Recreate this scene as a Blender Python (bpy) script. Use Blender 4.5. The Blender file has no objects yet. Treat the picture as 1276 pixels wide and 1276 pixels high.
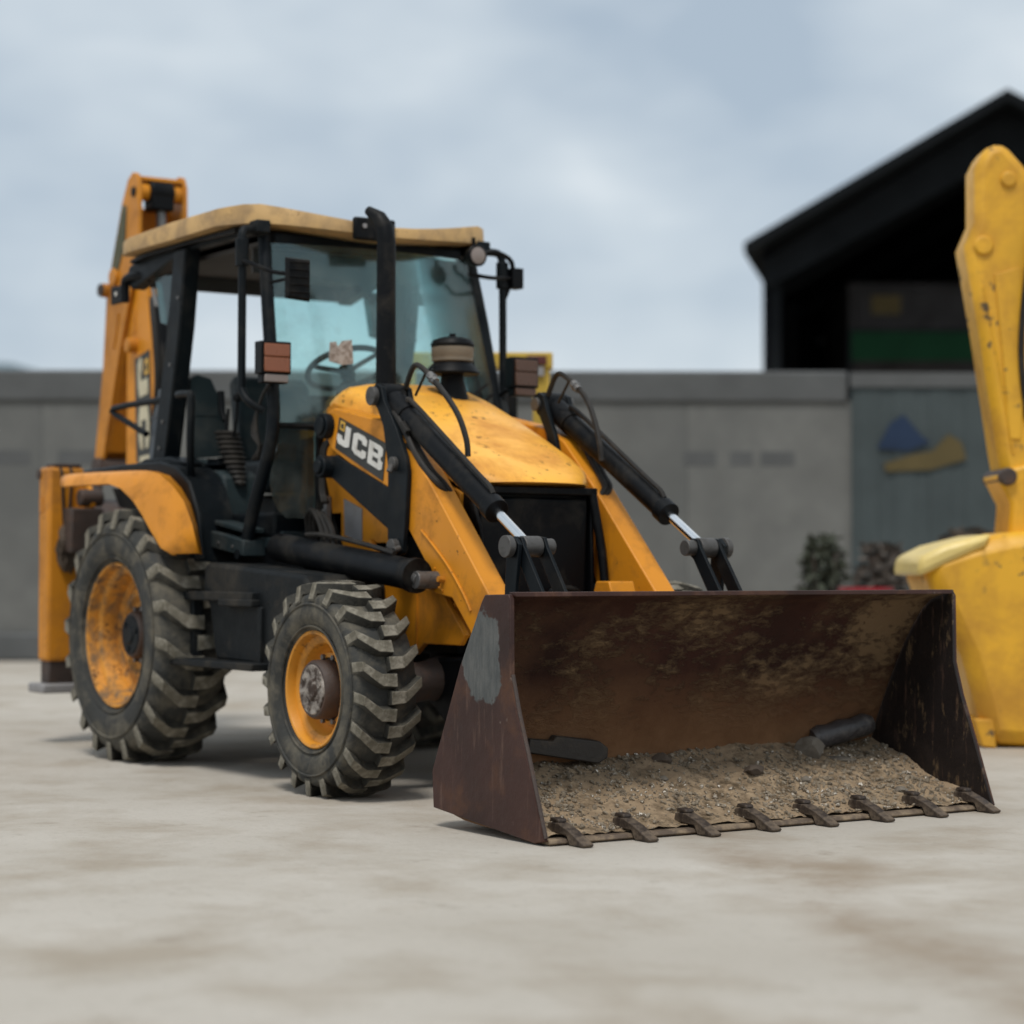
import bpy, bmesh, math, random
from mathutils import Vector, Matrix, noise
R = math.radians
random.seed(7)
scn = bpy.context.scene
col = scn.collection

# ---------------------------------------------------------------- camera
YAW, PITCH, ROLL = .5882, .0246, .0018
CAM = Vector((10.8799, -5.7828, 1.0258))
FW = Vector((-math.cos(YAW)*math.cos(PITCH), math.sin(YAW)*math.cos(PITCH), math.sin(PITCH)))
RT = FW.cross(Vector((0, 0, 1))).normalized()
UP = RT.cross(FW)
rt = RT*math.cos(ROLL) + UP*math.sin(ROLL)
up = -RT*math.sin(ROLL) + UP*math.cos(ROLL)
cd = bpy.data.cameras.new("camera")
cam = bpy.data.objects.new("camera", cd); col.objects.link(cam)
cam.matrix_world = Matrix(((rt.x, up.x, -FW.x, CAM.x), (rt.y, up.y, -FW.y, CAM.y), (rt.z, up.z, -FW.z, CAM.z), (0, 0, 0, 1)))
cd.sensor_width = 36; cd.lens = 36*2766.58/1276
cd.clip_start = .1; cd.clip_end = 2000
cd.dof.use_dof = True; cd.dof.focus_distance = 8.8; cd.dof.aperture_fstop = 1.4
scn.camera = cam
# axes of the yard behind: BU along the boundary wall (to the right), BD away from the camera
BD = Vector((FW.x, FW.y, 0)).normalized(); BU = Vector((RT.x, RT.y, 0)).normalized()
def yard(u, d, z=0): return Vector((CAM.x, CAM.y, 0)) + BU*u + BD*d + Vector((0, 0, z))
YROT = math.atan2(BU.y, BU.x)

# ---------------------------------------------------------------- world
SUN_EL, SUN_AZ = R(64), R(-48)          # direction towards the sun, azimuth measured from +X
w = bpy.data.worlds.new("World"); scn.world = w; w.use_nodes = True
nt = w.node_tree; nt.nodes.clear()
def N(nt, t, **k):
    n = nt.nodes.new(t)
    for a, b in k.items():
        if a in n.inputs: n.inputs[a].default_value = b
        else: setattr(n, a, b)
    return n
out = N(nt, 'ShaderNodeOutputWorld'); bg = N(nt, 'ShaderNodeBackground'); bg2 = N(nt, 'ShaderNodeBackground')
sky = N(nt, 'ShaderNodeTexSky', sky_type='NISHITA'); sky.sun_disc = False
sky.sun_elevation = SUN_EL; sky.sun_rotation = math.pi/2 - SUN_AZ
bg.inputs[1].default_value = .06
nt.links.new(sky.outputs[0], bg.inputs[0])
tc = N(nt, 'ShaderNodeTexCoord'); mp = N(nt, 'ShaderNodeMapping')
mp.inputs['Scale'].default_value = (1, 1, 1.9); mp.inputs['Location'].default_value = (3.1, 1.9, .35)
n1 = N(nt, 'ShaderNodeTexNoise', Scale=3.6, Detail=4., Roughness=.5)
nt.links.new(tc.outputs['Generated'], mp.inputs[0]); nt.links.new(mp.outputs[0], n1.inputs[0])
cr = N(nt, 'ShaderNodeValToRGB'); e = cr.color_ramp.elements
e[0].position = .36; e[0].color = (.345, .415, .49, 1); e[1].position = .64; e[1].color = (.72, .755, .77, 1)
x = cr.color_ramp.elements.new(.5); x.color = (.49, .55, .60, 1)
nt.links.new(n1.outputs[0], cr.inputs[0]); nt.links.new(cr.outputs[0], bg2.inputs[0])
bg2.inputs[1].default_value = .88
mx = N(nt, 'ShaderNodeMixShader'); mx.inputs[0].default_value = .9
nt.links.new(bg.outputs[0], mx.inputs[1]); nt.links.new(bg2.outputs[0], mx.inputs[2]); nt.links.new(mx.outputs[0], out.inputs[0])

sd = bpy.data.lights.new("sun", 'SUN'); sd.energy = 1.5; sd.angle = R(14); sd.color = (1, .96, .9)
so = bpy.data.objects.new("sun", sd); col.objects.link(so)
sv = Vector((math.cos(SUN_EL)*math.cos(SUN_AZ), math.cos(SUN_EL)*math.sin(SUN_AZ), math.sin(SUN_EL)))
so.rotation_euler = sv.to_track_quat('Z', 'Y').to_euler(); so.location = (0, 0, 30)
scn.view_settings.view_transform = 'Standard'; scn.view_settings.look = 'None'
scn.view_settings.exposure = .56; scn.view_settings.gamma = 1
scn.render.engine = 'CYCLES'

# ---------------------------------------------------------------- materials
def ramp(nt, src, p0, p1, c0=(0, 0, 0, 1), c1=(1, 1, 1, 1)):
    r = N(nt, 'ShaderNodeValToRGB'); e = r.color_ramp.elements
    e[0].position = p0; e[1].position = p1; e[0].color = c0; e[1].color = c1
    nt.links.new(src, r.inputs[0]); return r.outputs[0]
def mixc(nt, f, a, b, mode='MIX'):
    m = N(nt, 'ShaderNodeMix', data_type='RGBA', blend_type=mode)
    for s, v in ((0, f), (6, a), (7, b)):
        if hasattr(v, 'is_linked'): nt.links.new(v, m.inputs[s])
        else: m.inputs[s].default_value = v if s == 0 else tuple(v)+((1,) if len(v) == 3 else ())
    return m.outputs[2]
def math_(nt, op, a, b=0, clamp=False):
    m = N(nt, 'ShaderNodeMath', operation=op); m.use_clamp = clamp
    for s, v in ((0, a), (1, b)):
        if hasattr(v, 'is_linked'): nt.links.new(v, m.inputs[s])
        else: m.inputs[s].default_value = v
    return m.outputs[0]
def tex(nt, scale, detail=4, rough=.55, stretch=None, loc=(0, 0, 0), dist=0.):
    t = N(nt, 'ShaderNodeTexCoord'); m = N(nt, 'ShaderNodeMapping')
    m.inputs['Location'].default_value = loc
    if stretch: m.inputs['Scale'].default_value = stretch
    nt.links.new(t.outputs['Object'], m.inputs[0])
    n = N(nt, 'ShaderNodeTexNoise', Scale=scale, Detail=float(detail), Roughness=rough, Distortion=float(dist))
    nt.links.new(m.outputs[0], n.inputs[0]); return n.outputs[0]
def mat(name, base, rough=.5, metal=0., vary=.12, dirt=None, damt=.4, dscale=5., dthr=.5, spots=None, sscale=40., sthr=.7,
        bump=.0, bscale=60., stretch=None, spec=.5, coat=0.):
    m = bpy.data.materials.new(name); m.use_nodes = True; nt = m.node_tree
    b = nt.nodes['Principled BSDF']
    c = mixc(nt, ramp(nt, tex(nt, 2.3, 3), .3, .7), [v*(1-vary) for v in base], [min(1, v*(1+vary)) for v in base])
    r = math_(nt, 'ADD', math_(nt, 'MULTIPLY', tex(nt, 14, 4, loc=(5, 2, 1)), .22), rough-.11)
    if dirt:
        k = math_(nt, 'MULTIPLY', ramp(nt, tex(nt, dscale, 8, .66, stretch, (2, 7, 3), .3), dthr, dthr+.18), damt)
        c = mixc(nt, k, c, dirt); r = math_(nt, 'ADD', r, math_(nt, 'MULTIPLY', k, .35), True)
    if spots:
        k2 = math_(nt, 'MULTIPLY', ramp(nt, tex(nt, sscale, 6, .6, None, (9, 4, 8)), sthr, sthr+.05),
                   ramp(nt, tex(nt, sscale*.12, 3, .5, None, (1, 4, 2)), .48, .6))
        c = mixc(nt, k2, c, spots); r = math_(nt, 'ADD', r, math_(nt, 'MULTIPLY', k2, .3), True)
    nt.links.new(c, b.inputs['Base Color']); nt.links.new(r, b.inputs['Roughness'])
    b.inputs['Metallic'].default_value = metal; b.inputs['Specular IOR Level'].default_value = spec
    if coat: b.inputs['Coat Weight'].default_value = coat; b.inputs['Coat Roughness'].default_value = .25
    if bump:
        bn = N(nt, 'ShaderNodeBump', Strength=bump, Distance=.01)
        nt.links.new(tex(nt, bscale, 5, .6), bn.inputs['Height']); nt.links.new(bn.outputs[0], b.inputs['Normal'])
    return m
M = {}
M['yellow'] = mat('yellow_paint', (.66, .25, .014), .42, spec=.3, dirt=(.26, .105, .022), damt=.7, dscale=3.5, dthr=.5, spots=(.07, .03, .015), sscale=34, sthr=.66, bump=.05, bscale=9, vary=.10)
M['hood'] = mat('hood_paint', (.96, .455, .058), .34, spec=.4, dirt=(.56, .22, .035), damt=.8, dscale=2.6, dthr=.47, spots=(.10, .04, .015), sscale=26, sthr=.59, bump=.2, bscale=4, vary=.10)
M['roofy'] = mat('faded_roof_yellow', (.50, .31, .12), .6, dirt=(.24, .16, .09), damt=.7, dscale=5, dthr=.42, spots=(.1, .06, .03), sscale=60, sthr=.62, bump=.1, bscale=60)
M['orange'] = mat('boom_orange', (.56, .215, .016), .45, spec=.3, dirt=(.22, .09, .03), damt=.5, dscale=4, dthr=.48, spots=(.06, .025, .012), sscale=30, sthr=.66)
M['black'] = mat('black_paint', (.0028, .0034, .0044), .48, spec=.15, dirt=(.040, .035, .028), damt=.55, dscale=5, dthr=.5, vary=.25, bump=.05)
M['tank'] = mat('grimy_tank_steel', (.007, .0085, .0095), .6, spec=.18, dirt=(.05, .043, .034), damt=.7, dscale=4, dthr=.47, bump=.3, bscale=30)
M['slate'] = mat('dark_slate_paint', (.0045, .0068, .0088), .48, spec=.15, dirt=(.04, .037, .032), damt=.4, dscale=6, dthr=.5, vary=.25, bump=.04)
M['panel'] = mat('slate_plastic', (.018, .028, .031), .55, spec=.25, dirt=(.085, .083, .075), damt=.45, dscale=5, dthr=.48, vary=.15, bump=.08)
M['greyp'] = mat('grey_panel', (.085, .10, .115), .5, dirt=(.05, .05, .05), damt=.4, vary=.12)
M['tyre'] = mat('worn_rubber', (.038, .038, .035), .74, dirt=(.135, .120, .092), damt=.9, dscale=6, dthr=.43, vary=.2, bump=.35, bscale=50, spec=.3)
M['lug'] = mat('tread_rubber', (.040, .038, .032), .78, dirt=(.12, .108, .084), damt=.7, dscale=12, dthr=.46, vary=.2, bump=.5, bscale=80, spec=.25)
M['tread'] = mat('lightened_scuffed_top', (.125, .112, .085), .8, dirt=(.29, .265, .215), damt=.85, dscale=20, dthr=.45, vary=.25, bump=.5, bscale=80, spec=.25)  # scuffed lug tops, coloured lighter than the sides to sharpen lit-and-shaded contrast
M['rim'] = mat('rim_orange', (.64, .26, .02), .45, dirt=(.12, .07, .035), damt=.8, dscale=6, dthr=.52, spots=(.06, .03, .015), sscale=40, sthr=.6, bump=.1)
M['rimmud'] = mat('muddy_rim_orange', (.60, .25, .025), .6, dirt=(.115, .09, .062), damt=.85, dscale=11, dthr=.45, spots=(.1, .04, .015), sscale=50, sthr=.55, bump=.7, bscale=30)
M['hub'] = mat('rusty_hub', (.045, .03, .024), .6, dirt=(.10, .05, .03), damt=.6, dscale=9, vary=.3, bump=.3)
M['worn'] = mat('bare_worn_metal', (.36, .32, .28), .5, .15, dirt=(.045, .028, .020), damt=1., dscale=14, dthr=.38, bump=.4)
M['chrome'] = mat('chrome_rod', (.82, .83, .84), .16, 1.)
M['steel'] = mat('dull_steel', (.16, .155, .15), .45, .6, dirt=(.05, .04, .03), damt=.6, dscale=20)
M['hose'] = mat('hose_rubber', (.016, .014, .012), .6, spec=.3, dirt=(.06, .05, .04), damt=.5, dscale=12)
M['pin'] = mat('pin_steel', (.09, .085, .08), .5, .4, dirt=(.03, .025, .02), damt=.6, dscale=20)
M['amber'] = mat('amber_lens', (.26, .085, .035), .3, spec=.6)
M['amberd'] = mat('brown_lens', (.09, .04, .02), .3, spec=.6)
M['lensdirty'] = mat('dusty_clear_lens', (.24, .20, .18), .35)
M['lining'] = mat('roof_lining', (.05, .045, .042), .8)
M['white'] = mat('letter_white', (.68, .66, .61), .5, dirt=(.35, .3, .25), damt=.5, dscale=12)
M['cream'] = mat('letter_cream', (.58, .52, .36), .5, dirt=(.3, .22, .12), damt=.5, dscale=12)
M['decal'] = mat('decal_dark', (.022, .022, .018), .45)
M['logoy'] = mat('logo_yellow', (.62, .36, .05), .45)
M['filter'] = mat('filter_tan', (.20, .165, .12), .55, dirt=(.09, .07, .05), damt=.5)
M['label'] = mat('grey_label', (.26, .25, .25), .5, dirt=(.15, .13, .11), damt=.5)
M['paper'] = mat('torn_sticker', (.45, .40, .36), .7, dirt=(.2, .15, .12), damt=.9, dscale=40, dthr=.42)
M['red'] = mat('red_reflector', (.08, .014, .010), .35)
M['yfar'] = mat('lemon_yellow_paint', (.74, .385, .018), .45, dirt=(.42, .19, .02), damt=.7, dscale=2.2, dthr=.46, spots=(.12, .08, .04), sscale=14, sthr=.6)
M['ypost'] = mat('ochre_yellow_paint', (.50, .33, .04), .5, dirt=(.3, .18, .04), damt=.4, dscale=3)
M['glare'] = mat('painted_glare', (.76, .58, .20), .4, dirt=(.66, .42, .06), damt=.6, dscale=2)  # pale yellow that paints the glare on the excavator bucket's top edge
M['shed'] = mat('dark_shed_steel', (.008, .0095, .011), .8, vary=.2, spec=.1)
M['shedin'] = mat('dark_shed_sheet', (.006, .006, .009), .9, spec=.05)
M['grn'] = mat('green_sheet', (.006, .032, .014), .8, spec=.1)
M['crate'] = mat('dim_grey_crates', (.045, .043, .044), .85, spec=.1, dirt=(.028, .026, .026), damt=.8, dscale=1.2)
M['wall'] = mat('grey_wall_panel', (.155, .155, .146), .85, spec=.2, dirt=(.115, .117, .113), damt=.8, dscale=.35, dthr=.42, vary=.12, bump=.1, bscale=14)
M['wallcap'] = mat('dark_wall_rail', (.085, .088, .088), .8)
M['gate'] = mat('teal_grey_sheet', (.060, .074, .076), .8, spec=.2, dirt=(.05, .06, .062), damt=.6, dscale=.7)
M['bluep'] = mat('blue_print', (.025, .04, .075), .8, spec=.1)
M['orap'] = mat('mustard_print', (.11, .085, .04), .8, spec=.1)
M['mark'] = mat('dark_marking', (.085, .087, .087), .8)
M['redb'] = mat('crimson_plastic', (.30, .02, .03), .45)
M['leaf'] = mat('leaf_green', (.045, .052, .034), .85)
M['pinkt'] = mat('dusty_brown_plant', (.085, .070, .058), .85)
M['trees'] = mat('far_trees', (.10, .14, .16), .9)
M['stone'] = mat('grey_stone', (.17, .145, .115), .9, dirt=(.10, .08, .06), damt=.7, dscale=14, bump=.5, bscale=30)
M['stoned'] = mat('dark_clod', (.085, .062, .045), .9, bump=.5, bscale=30)
M['plate'] = mat('blackened_plate', (.022, .017, .013), .55, dirt=(.10, .075, .05), damt=.6, dscale=10, bump=.2)
M['bag'] = mat('dark_plastic_roll', (.05, .045, .045), .35, dirt=(.16, .14, .12), damt=.6, dscale=18, dthr=.5, bump=.8, bscale=20)

def glass(name, tint, alpha, refl=.08):
    m = bpy.data.materials.new(name); m.use_nodes = True; nt = m.node_tree; nt.nodes.clear()
    o = N(nt, 'ShaderNodeOutputMaterial'); t = N(nt, 'ShaderNodeBsdfTransparent'); t.inputs[0].default_value = tint+(1,)
    d = N(nt, 'ShaderNodeBsdfDiffuse'); d.inputs[0].default_value = (.30, .33, .31, 1)
    g = N(nt, 'ShaderNodeBsdfGlossy', Roughness=.12); g.inputs[0].default_value = (.85, .95, .95, 1)
    m1 = N(nt, 'ShaderNodeMixShader')
    k = math_(nt, 'ADD', math_(nt, 'MULTIPLY', ramp(nt, tex(nt, 7, 8, .68), .45, .75), .15), alpha)
    nt.links.new(k, m1.inputs[0]); nt.links.new(t.outputs[0], m1.inputs[1]); nt.links.new(d.outputs[0], m1.inputs[2])
    f = N(nt, 'ShaderNodeFresnel', IOR=1.45); m2 = N(nt, 'ShaderNodeMixShader')
    nt.links.new(math_(nt, 'ADD', f.outputs[0], refl*.3, True), m2.inputs[0]); nt.links.new(m1.outputs[0], m2.inputs[1]); nt.links.new(g.outputs[0], m2.inputs[2])
    nt.links.new(m2.outputs[0], o.inputs[0]); return m
M['glass'] = glass('teal_glass', (.76, .95, .94), .05)
M['glassd'] = glass('dirty_teal_glass', (.36, .50, .50), .07)

def bucket_mat():
    m = mat('rusted_bucket_steel', (.032, .011, .0075), .6, spec=.2, dirt=(.09, .045, .024), damt=.6, dscale=2.2, dthr=.45, vary=.35, bump=.25, bscale=26)
    nt = m.node_tree; b = nt.nodes['Principled BSDF']; src = b.inputs['Base Color'].links[0].from_socket
    t = N(nt, 'ShaderNodeTexCoord'); s = N(nt, 'ShaderNodeSeparateXYZ'); nt.links.new(t.outputs['Object'], s.inputs[0])
    X, Y, Z = s.outputs
    nz = math_(nt, 'ADD', math_(nt, 'MULTIPLY', tex(nt, 1.7, 3, .5, None, (4, 1, 2)), .55), math_(nt, 'MULTIPLY', tex(nt, 17, 9, .72, (1, .7, 1.5), (1, 1, 2), .2), .45))
    # dried mud clinging to the inside: a belt in the right half; low band coloured brighter to look lit
    low = ramp(nt, Z, .0, .78, (1, 1, 1, 1), (0, 0, 0, 1))
    k = math_(nt, 'MULTIPLY', math_(nt, 'MULTIPLY', ramp(nt, nz, .475, .56), ramp(nt, Z, .30, .52)), .85)
    c = mixc(nt, k, src, (.165, .108, .058))
    c = mixc(nt, math_(nt, 'MULTIPLY', ramp(nt, Z, .22, .60, (1, 1, 1, 1), (0, 0, 0, 1)), .85), c, mixc(nt, ramp(nt, tex(nt, 5, 7, .65), .35, .65), (.20, .098, .044), (.29, .155, .076)))
    bn = N(nt, 'ShaderNodeBump', Strength=.8, Distance=.012); nt.links.new(math_(nt, 'ADD', k, math_(nt, 'MULTIPLY', tex(nt, 40, 6, .7), .35)), bn.inputs['Height']); nt.links.new(bn.outputs[0], b.inputs['Normal'])
    nt.links.new(c, b.inputs['Base Color']); return m
M['bucket'] = bucket_mat()
def side_mat():
    m = mat('worn_side_steel', (.040, .0155, .011), .5, spec=.3, dirt=(.12, .055, .028), damt=.7, dscale=3.4, dthr=.49, vary=.35, spots=(.16, .12, .10), sscale=22, sthr=.66, bump=.25, bscale=26)
    nt = m.node_tree; b = nt.nodes['Principled BSDF']; src = b.inputs['Base Color'].links[0].from_socket
    t = N(nt, 'ShaderNodeTexCoord'); mp = N(nt, 'ShaderNodeMapping'); nt.links.new(t.outputs['Object'], mp.inputs[0])
    mp.inputs['Location'].default_value = (-3.745*6.0, 0, -.69*4.5); mp.inputs['Scale'].default_value = (6.0, 0.0001, 4.5)
    ln = N(nt, 'ShaderNodeVectorMath', operation='LENGTH'); nt.links.new(mp.outputs[0], ln.inputs[0])
    k = ramp(nt, math_(nt, 'MULTIPLY', math_(nt, 'ADD', ln.outputs['Value'], math_(nt, 'MULTIPLY', tex(nt, 9, 6, .6), .9)), .4), .50, .52, (1, 1, 1, 1), (0, 0, 0, 1))
    sx = N(nt, 'ShaderNodeSeparateXYZ'); nt.links.new(t.outputs['Object'], sx.inputs[0])
    k = math_(nt, 'MULTIPLY', k, math_(nt, 'LESS_THAN', sx.outputs['Y'], -1.13))
    inn = math_(nt, 'MULTIPLY', math_(nt, 'GREATER_THAN', sx.outputs['Y'], 1.13), math_(nt, 'LESS_THAN', sx.outputs['Y'], 1.15))  # far plate's inner face: bucket shade painted into its colour
    src = mixc(nt, math_(nt, 'MULTIPLY', inn, .85), src, (.010, .010, .010))
    src = mixc(nt, math_(nt, 'MULTIPLY', inn, math_(nt, 'MULTIPLY', ramp(nt, tex(nt, 6, 9, .75, (2.2, 1, .8), (1, 2, 6)), .56, .62), .7)), src, (.15, .10, .055))
    sc = math_(nt, 'MULTIPLY', ramp(nt, tex(nt, 3.5, 7, .7, (6, 1, .7), (2, 0, 5)), .56, .66), .45)
    src = mixc(nt, sc, src, (.15, .085, .06))
    gcol = mixc(nt, ramp(nt, tex(nt, 12, 6, .7, (3, 1, .6)), .38, .62), (.065, .072, .072), (.115, .118, .112))
    c = mixc(nt, math_(nt, 'MULTIPLY', k, .92), src, gcol)
    nt.links.new(c, b.inputs['Base Color']); return m
M['bside'] = side_mat()
TRK = ((.447, .894, 0), 1.56)
def ground_mat():
    m = bpy.data.materials.new('pale_dusty_concrete'); m.use_nodes = True; nt = m.node_tree; b = nt.nodes['Principled BSDF']
    c = mixc(nt, ramp(nt, tex(nt, .55, 6, .6), .3, .7), (.41, .372, .318), (.50, .462, .408))
    c = mixc(nt, math_(nt, 'MULTIPLY', ramp(nt, tex(nt, 1.4, 7, .62, (1, 1, 1), (3, 8, 0), .2), .46, .68), .60), c, (.28, .225, .16))
    c = mixc(nt, math_(nt, 'MULTIPLY', ramp(nt, tex(nt, 26, 6, .7), .56, .68), .35), c, (.26, .23, .19))
    c = mixc(nt, math_(nt, 'MULTIPLY', ramp(nt, tex(nt, 3, 5, .7, None, (7, 1, 0)), .60, .72), .4), c, (.20, .16, .115))
    # a spilled earth track crossing the yard in front of the bucket
    t = N(nt, 'ShaderNodeTexCoord'); sp = N(nt, 'ShaderNodeVectorMath', operation='DOT_PRODUCT'); nt.links.new(t.outputs['Object'], sp.inputs[0]); sp.inputs[1].default_value = TRK[0]
    dd = math_(nt, 'ABSOLUTE', math_(nt, 'ADD', math_(nt, 'SUBTRACT', sp.outputs['Value'], TRK[1]), math_(nt, 'MULTIPLY', math_(nt, 'SUBTRACT', tex(nt, .9, 4, .6), .5), .9)))
    tr_ = math_(nt, 'MULTIPLY', ramp(nt, dd, .0, .30, (1, 1, 1, 1), (0, 0, 0, 1)), ramp(nt, tex(nt, 2.2, 7, .68, None, (5, 5, 1)), .36, .60))
    c = mixc(nt, math_(nt, 'MULTIPLY', tr_, .6), c, (.24, .175, .115))
    nt.links.new(c, b.inputs['Base Color']); b.inputs['Roughness'].default_value = .9; b.inputs['Specular IOR Level'].default_value = .25
    bn = N(nt, 'ShaderNodeBump', Strength=.5, Distance=.02); nt.links.new(tex(nt, 22, 8, .7), bn.inputs['Height']); nt.links.new(bn.outputs[0], b.inputs['Normal'])
    return m
M['ground'] = ground_mat()
def dirt_mat():
    m = bpy.data.materials.new('loose_dirt'); m.use_nodes = True; nt = m.node_tree; b = nt.nodes['Principled BSDF']
    c = mixc(nt, ramp(nt, tex(nt, 16, 8, .7), .38, .62), (.10, .07, .042), (.42, .31, .20))
    c = mixc(nt, ramp(nt, tex(nt, 4, 5, .6, None, (3, 3, 3)), .45, .62), c, (.36, .26, .165))
    nt.links.new(c, b.inputs['Base Color']); b.inputs['Roughness'].default_value = .95; b.inputs['Specular IOR Level'].default_value = .2
    bn = N(nt, 'ShaderNodeBump', Strength=.9, Distance=.012); nt.links.new(tex(nt, 70, 8, .75), bn.inputs['Height']); nt.links.new(bn.outputs[0], b.inputs['Normal'])
    return m
M['dirt'] = dirt_mat()
M['peb'] = mat('pebble_mix', (.24, .195, .14), .85, dirt=(.10, .075, .05), damt=.9, dscale=30, dthr=.45, spots=(.75, .70, .62), sscale=60, sthr=.56)

# ---------------------------------------------------------------- mesh helpers
class B:
    def __init__(s): s.v = []; s.f = []
    def add(s, vs, fs):
        n = len(s.v); s.v += [tuple(p) for p in vs]; s.f += [tuple(n+i for i in f) for f in fs]; return s
    def box(s, x0, x1, y0, y1, z0, z1):
        v = [(x, y, z) for x in (x0, x1) for y in (y0, y1) for z in (z0, z1)]
        return s.add(v, [(0, 1, 3, 2), (4, 6, 7, 5), (0, 4, 5, 1), (2, 3, 7, 6), (0, 2, 6, 4), (1, 5, 7, 3)])
    def hexa(s, a, b):          # two quads (lists of 4 points) joined
        return s.add(list(a)+list(b), [(3, 2, 1, 0), (4, 5, 6, 7), (0, 1, 5, 4), (1, 2, 6, 5), (2, 3, 7, 6), (3, 0, 4, 7)])
    def prism(s, pts, a0, a1, axis='y'):
        def P(p, a): return (p[0], a, p[1]) if axis == 'y' else ((a, p[0], p[1]) if axis == 'x' else (p[0], p[1], a))
        n = len(pts); v = [P(p, a0) for p in pts]+[P(p, a1) for p in pts]
        return s.add(v, [tuple(range(n)), tuple(range(2*n-1, n-1, -1))]+[(i, i+n, (i+1) % n+n, (i+1) % n) for i in range(n)])
    def loft(s, rings, close=True, caps=True):
        n = len(rings[0]); base = len(s.v); s.v += [tuple(p) for r in rings for p in r]
        for k in range(len(rings)-1):
            for i in range(n if close else n-1):
                j = (i+1) % n; s.f.append((base+k*n+i, base+k*n+j, base+(k+1)*n+j, base+(k+1)*n+i))
        if caps and close:
            s.f.append(tuple(base+i for i in range(n))[::-1]); s.f.append(tuple(base+(len(rings)-1)*n+i for i in range(n)))
        return s
    def tube(s, pts, r, seg=10, smooth=0, caps=True):
        P = [Vector(p) for p in pts]
        if smooth:
            Q = []
            for i in range(len(P)-1):
                p0 = P[max(i-1, 0)]; p1 = P[i]; p2 = P[i+1]; p3 = P[min(i+2, len(P)-1)]
                for k in range(smooth):
                    t = k/smooth
                    Q.append(.5*((2*p1)+(p2-p0)*t+(2*p0-5*p1+4*p2-p3)*t*t+(3*p1-p0-3*p2+p3)*t**3))
            Q.append(P[-1]); P = Q
        rs = r if isinstance(r, (list, tuple)) else [r]*len(P)
        d = (P[1]-P[0]).normalized(); a = d.orthogonal().normalized(); rings = []
        for i, p in enumerate(P):
            t = ((P[min(i+1, len(P)-1)]-p).normalized()+(p-P[max(i-1, 0)]).normalized()).normalized()
            a = (a-t*a.dot(t)).normalized(); b = t.cross(a)
            rings.append([p+(a*math.cos(2*math.pi*k/seg)+b*math.sin(2*math.pi*k/seg))*rs[i] for k in range(seg)])
        return s.loft(rings, True, caps)
    def cyl(s, p0, p1, r0, r1=None, seg=20): return s.tube([p0, p1], [r0, r0 if r1 is None else r1], seg)
    def lathe(s, prof, o, axis='y', seg=48, caps=True):   # prof: (radius, along)
        o = Vector(o); A = {'x': Vector((1, 0, 0)), 'y': Vector((0, 1, 0)), 'z': Vector((0, 0, 1))}[axis]
        u = {'x': Vector((0, 1, 0)), 'y': Vector((1, 0, 0)), 'z': Vector((1, 0, 0))}[axis]; v = A.cross(u)
        return s.loft([[o+A*h+(u*math.cos(2*math.pi*k/seg)+v*math.sin(2*math.pi*k/seg))*r for k in range(seg)] for r, h in prof], True, caps)
    def sheet(s, rows):
        return s.loft(rows, False, False)
    def mirror(s): # append the mirror image in y
        n = len(s.v); s.v += [(x, -y, z) for x, y, z in s.v]; s.f += [tuple(i+n for i in f[::-1]) for f in s.f]; return s

def put(name, b, m, parent=None, bevel=0, smooth=True, angle=38, thick=0, kind=None, loc=None, sub=0):
    if isinstance(b, B):
        me = bpy.data.meshes.new(name); me.from_pydata(b.v, [], b.f)
        bm = bmesh.new(); bm.from_mesh(me); bmesh.ops.recalc_face_normals(bm, faces=bm.faces); bm.to_mesh(me); bm.free()
        me.materials.append(M[m] if isinstance(m, str) else m)
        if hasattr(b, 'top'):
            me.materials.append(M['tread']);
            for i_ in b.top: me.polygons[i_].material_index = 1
        if smooth: me.shade_smooth(); me.set_sharp_from_angle(angle=R(angle))
    else: me = b
    o = bpy.data.objects.new(name, me); col.objects.link(o)
    if parent: o.parent = parent
    if loc: o.location = loc
    if thick:
        s = o.modifiers.new('s', 'SOLIDIFY'); s.thickness = thick; s.offset = 0
    if sub:
        s = o.modifiers.new('u', 'SUBSURF'); s.levels = s.render_levels = sub
    if bevel:
        s = o.modifiers.new('b', 'BEVEL'); s.width = bevel; s.segments = 2; s.limit_method = 'ANGLE'; s.angle_limit = R(40)
    if kind: o['kind'] = kind
    return o
def thing(name, label, cat, loc=(0, 0, 0), group=None):
    o = bpy.data.objects.new(name, None); col.objects.link(o); o.location = loc
    return tag(o, label, cat, group)
def tag(o, label, cat, group=None):
    o['label'] = label; o['category'] = cat
    if group: o['group'] = group
    return o
def lerp(a, b, t): return a+(b-a)*t

#%%MACHINE
# ================================================================ GROUND
b = B()
g = 64; S = 1.0
rows = []
xs = [-260+i*8 for i in range(66)]
for yy in xs: rows.append([(xx, yy, 0) for xx in xs])
b.sheet(rows)
put('ground', b, 'ground', kind='structure')

# ================================================================ BACKHOE LOADER (front = +X, ground under the rear axle = origin)
T_ = thing('backhoe_loader', 'dusty yellow and black backhoe loader with a wide rusty front bucket and cab', 'backhoe loader')

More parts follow.
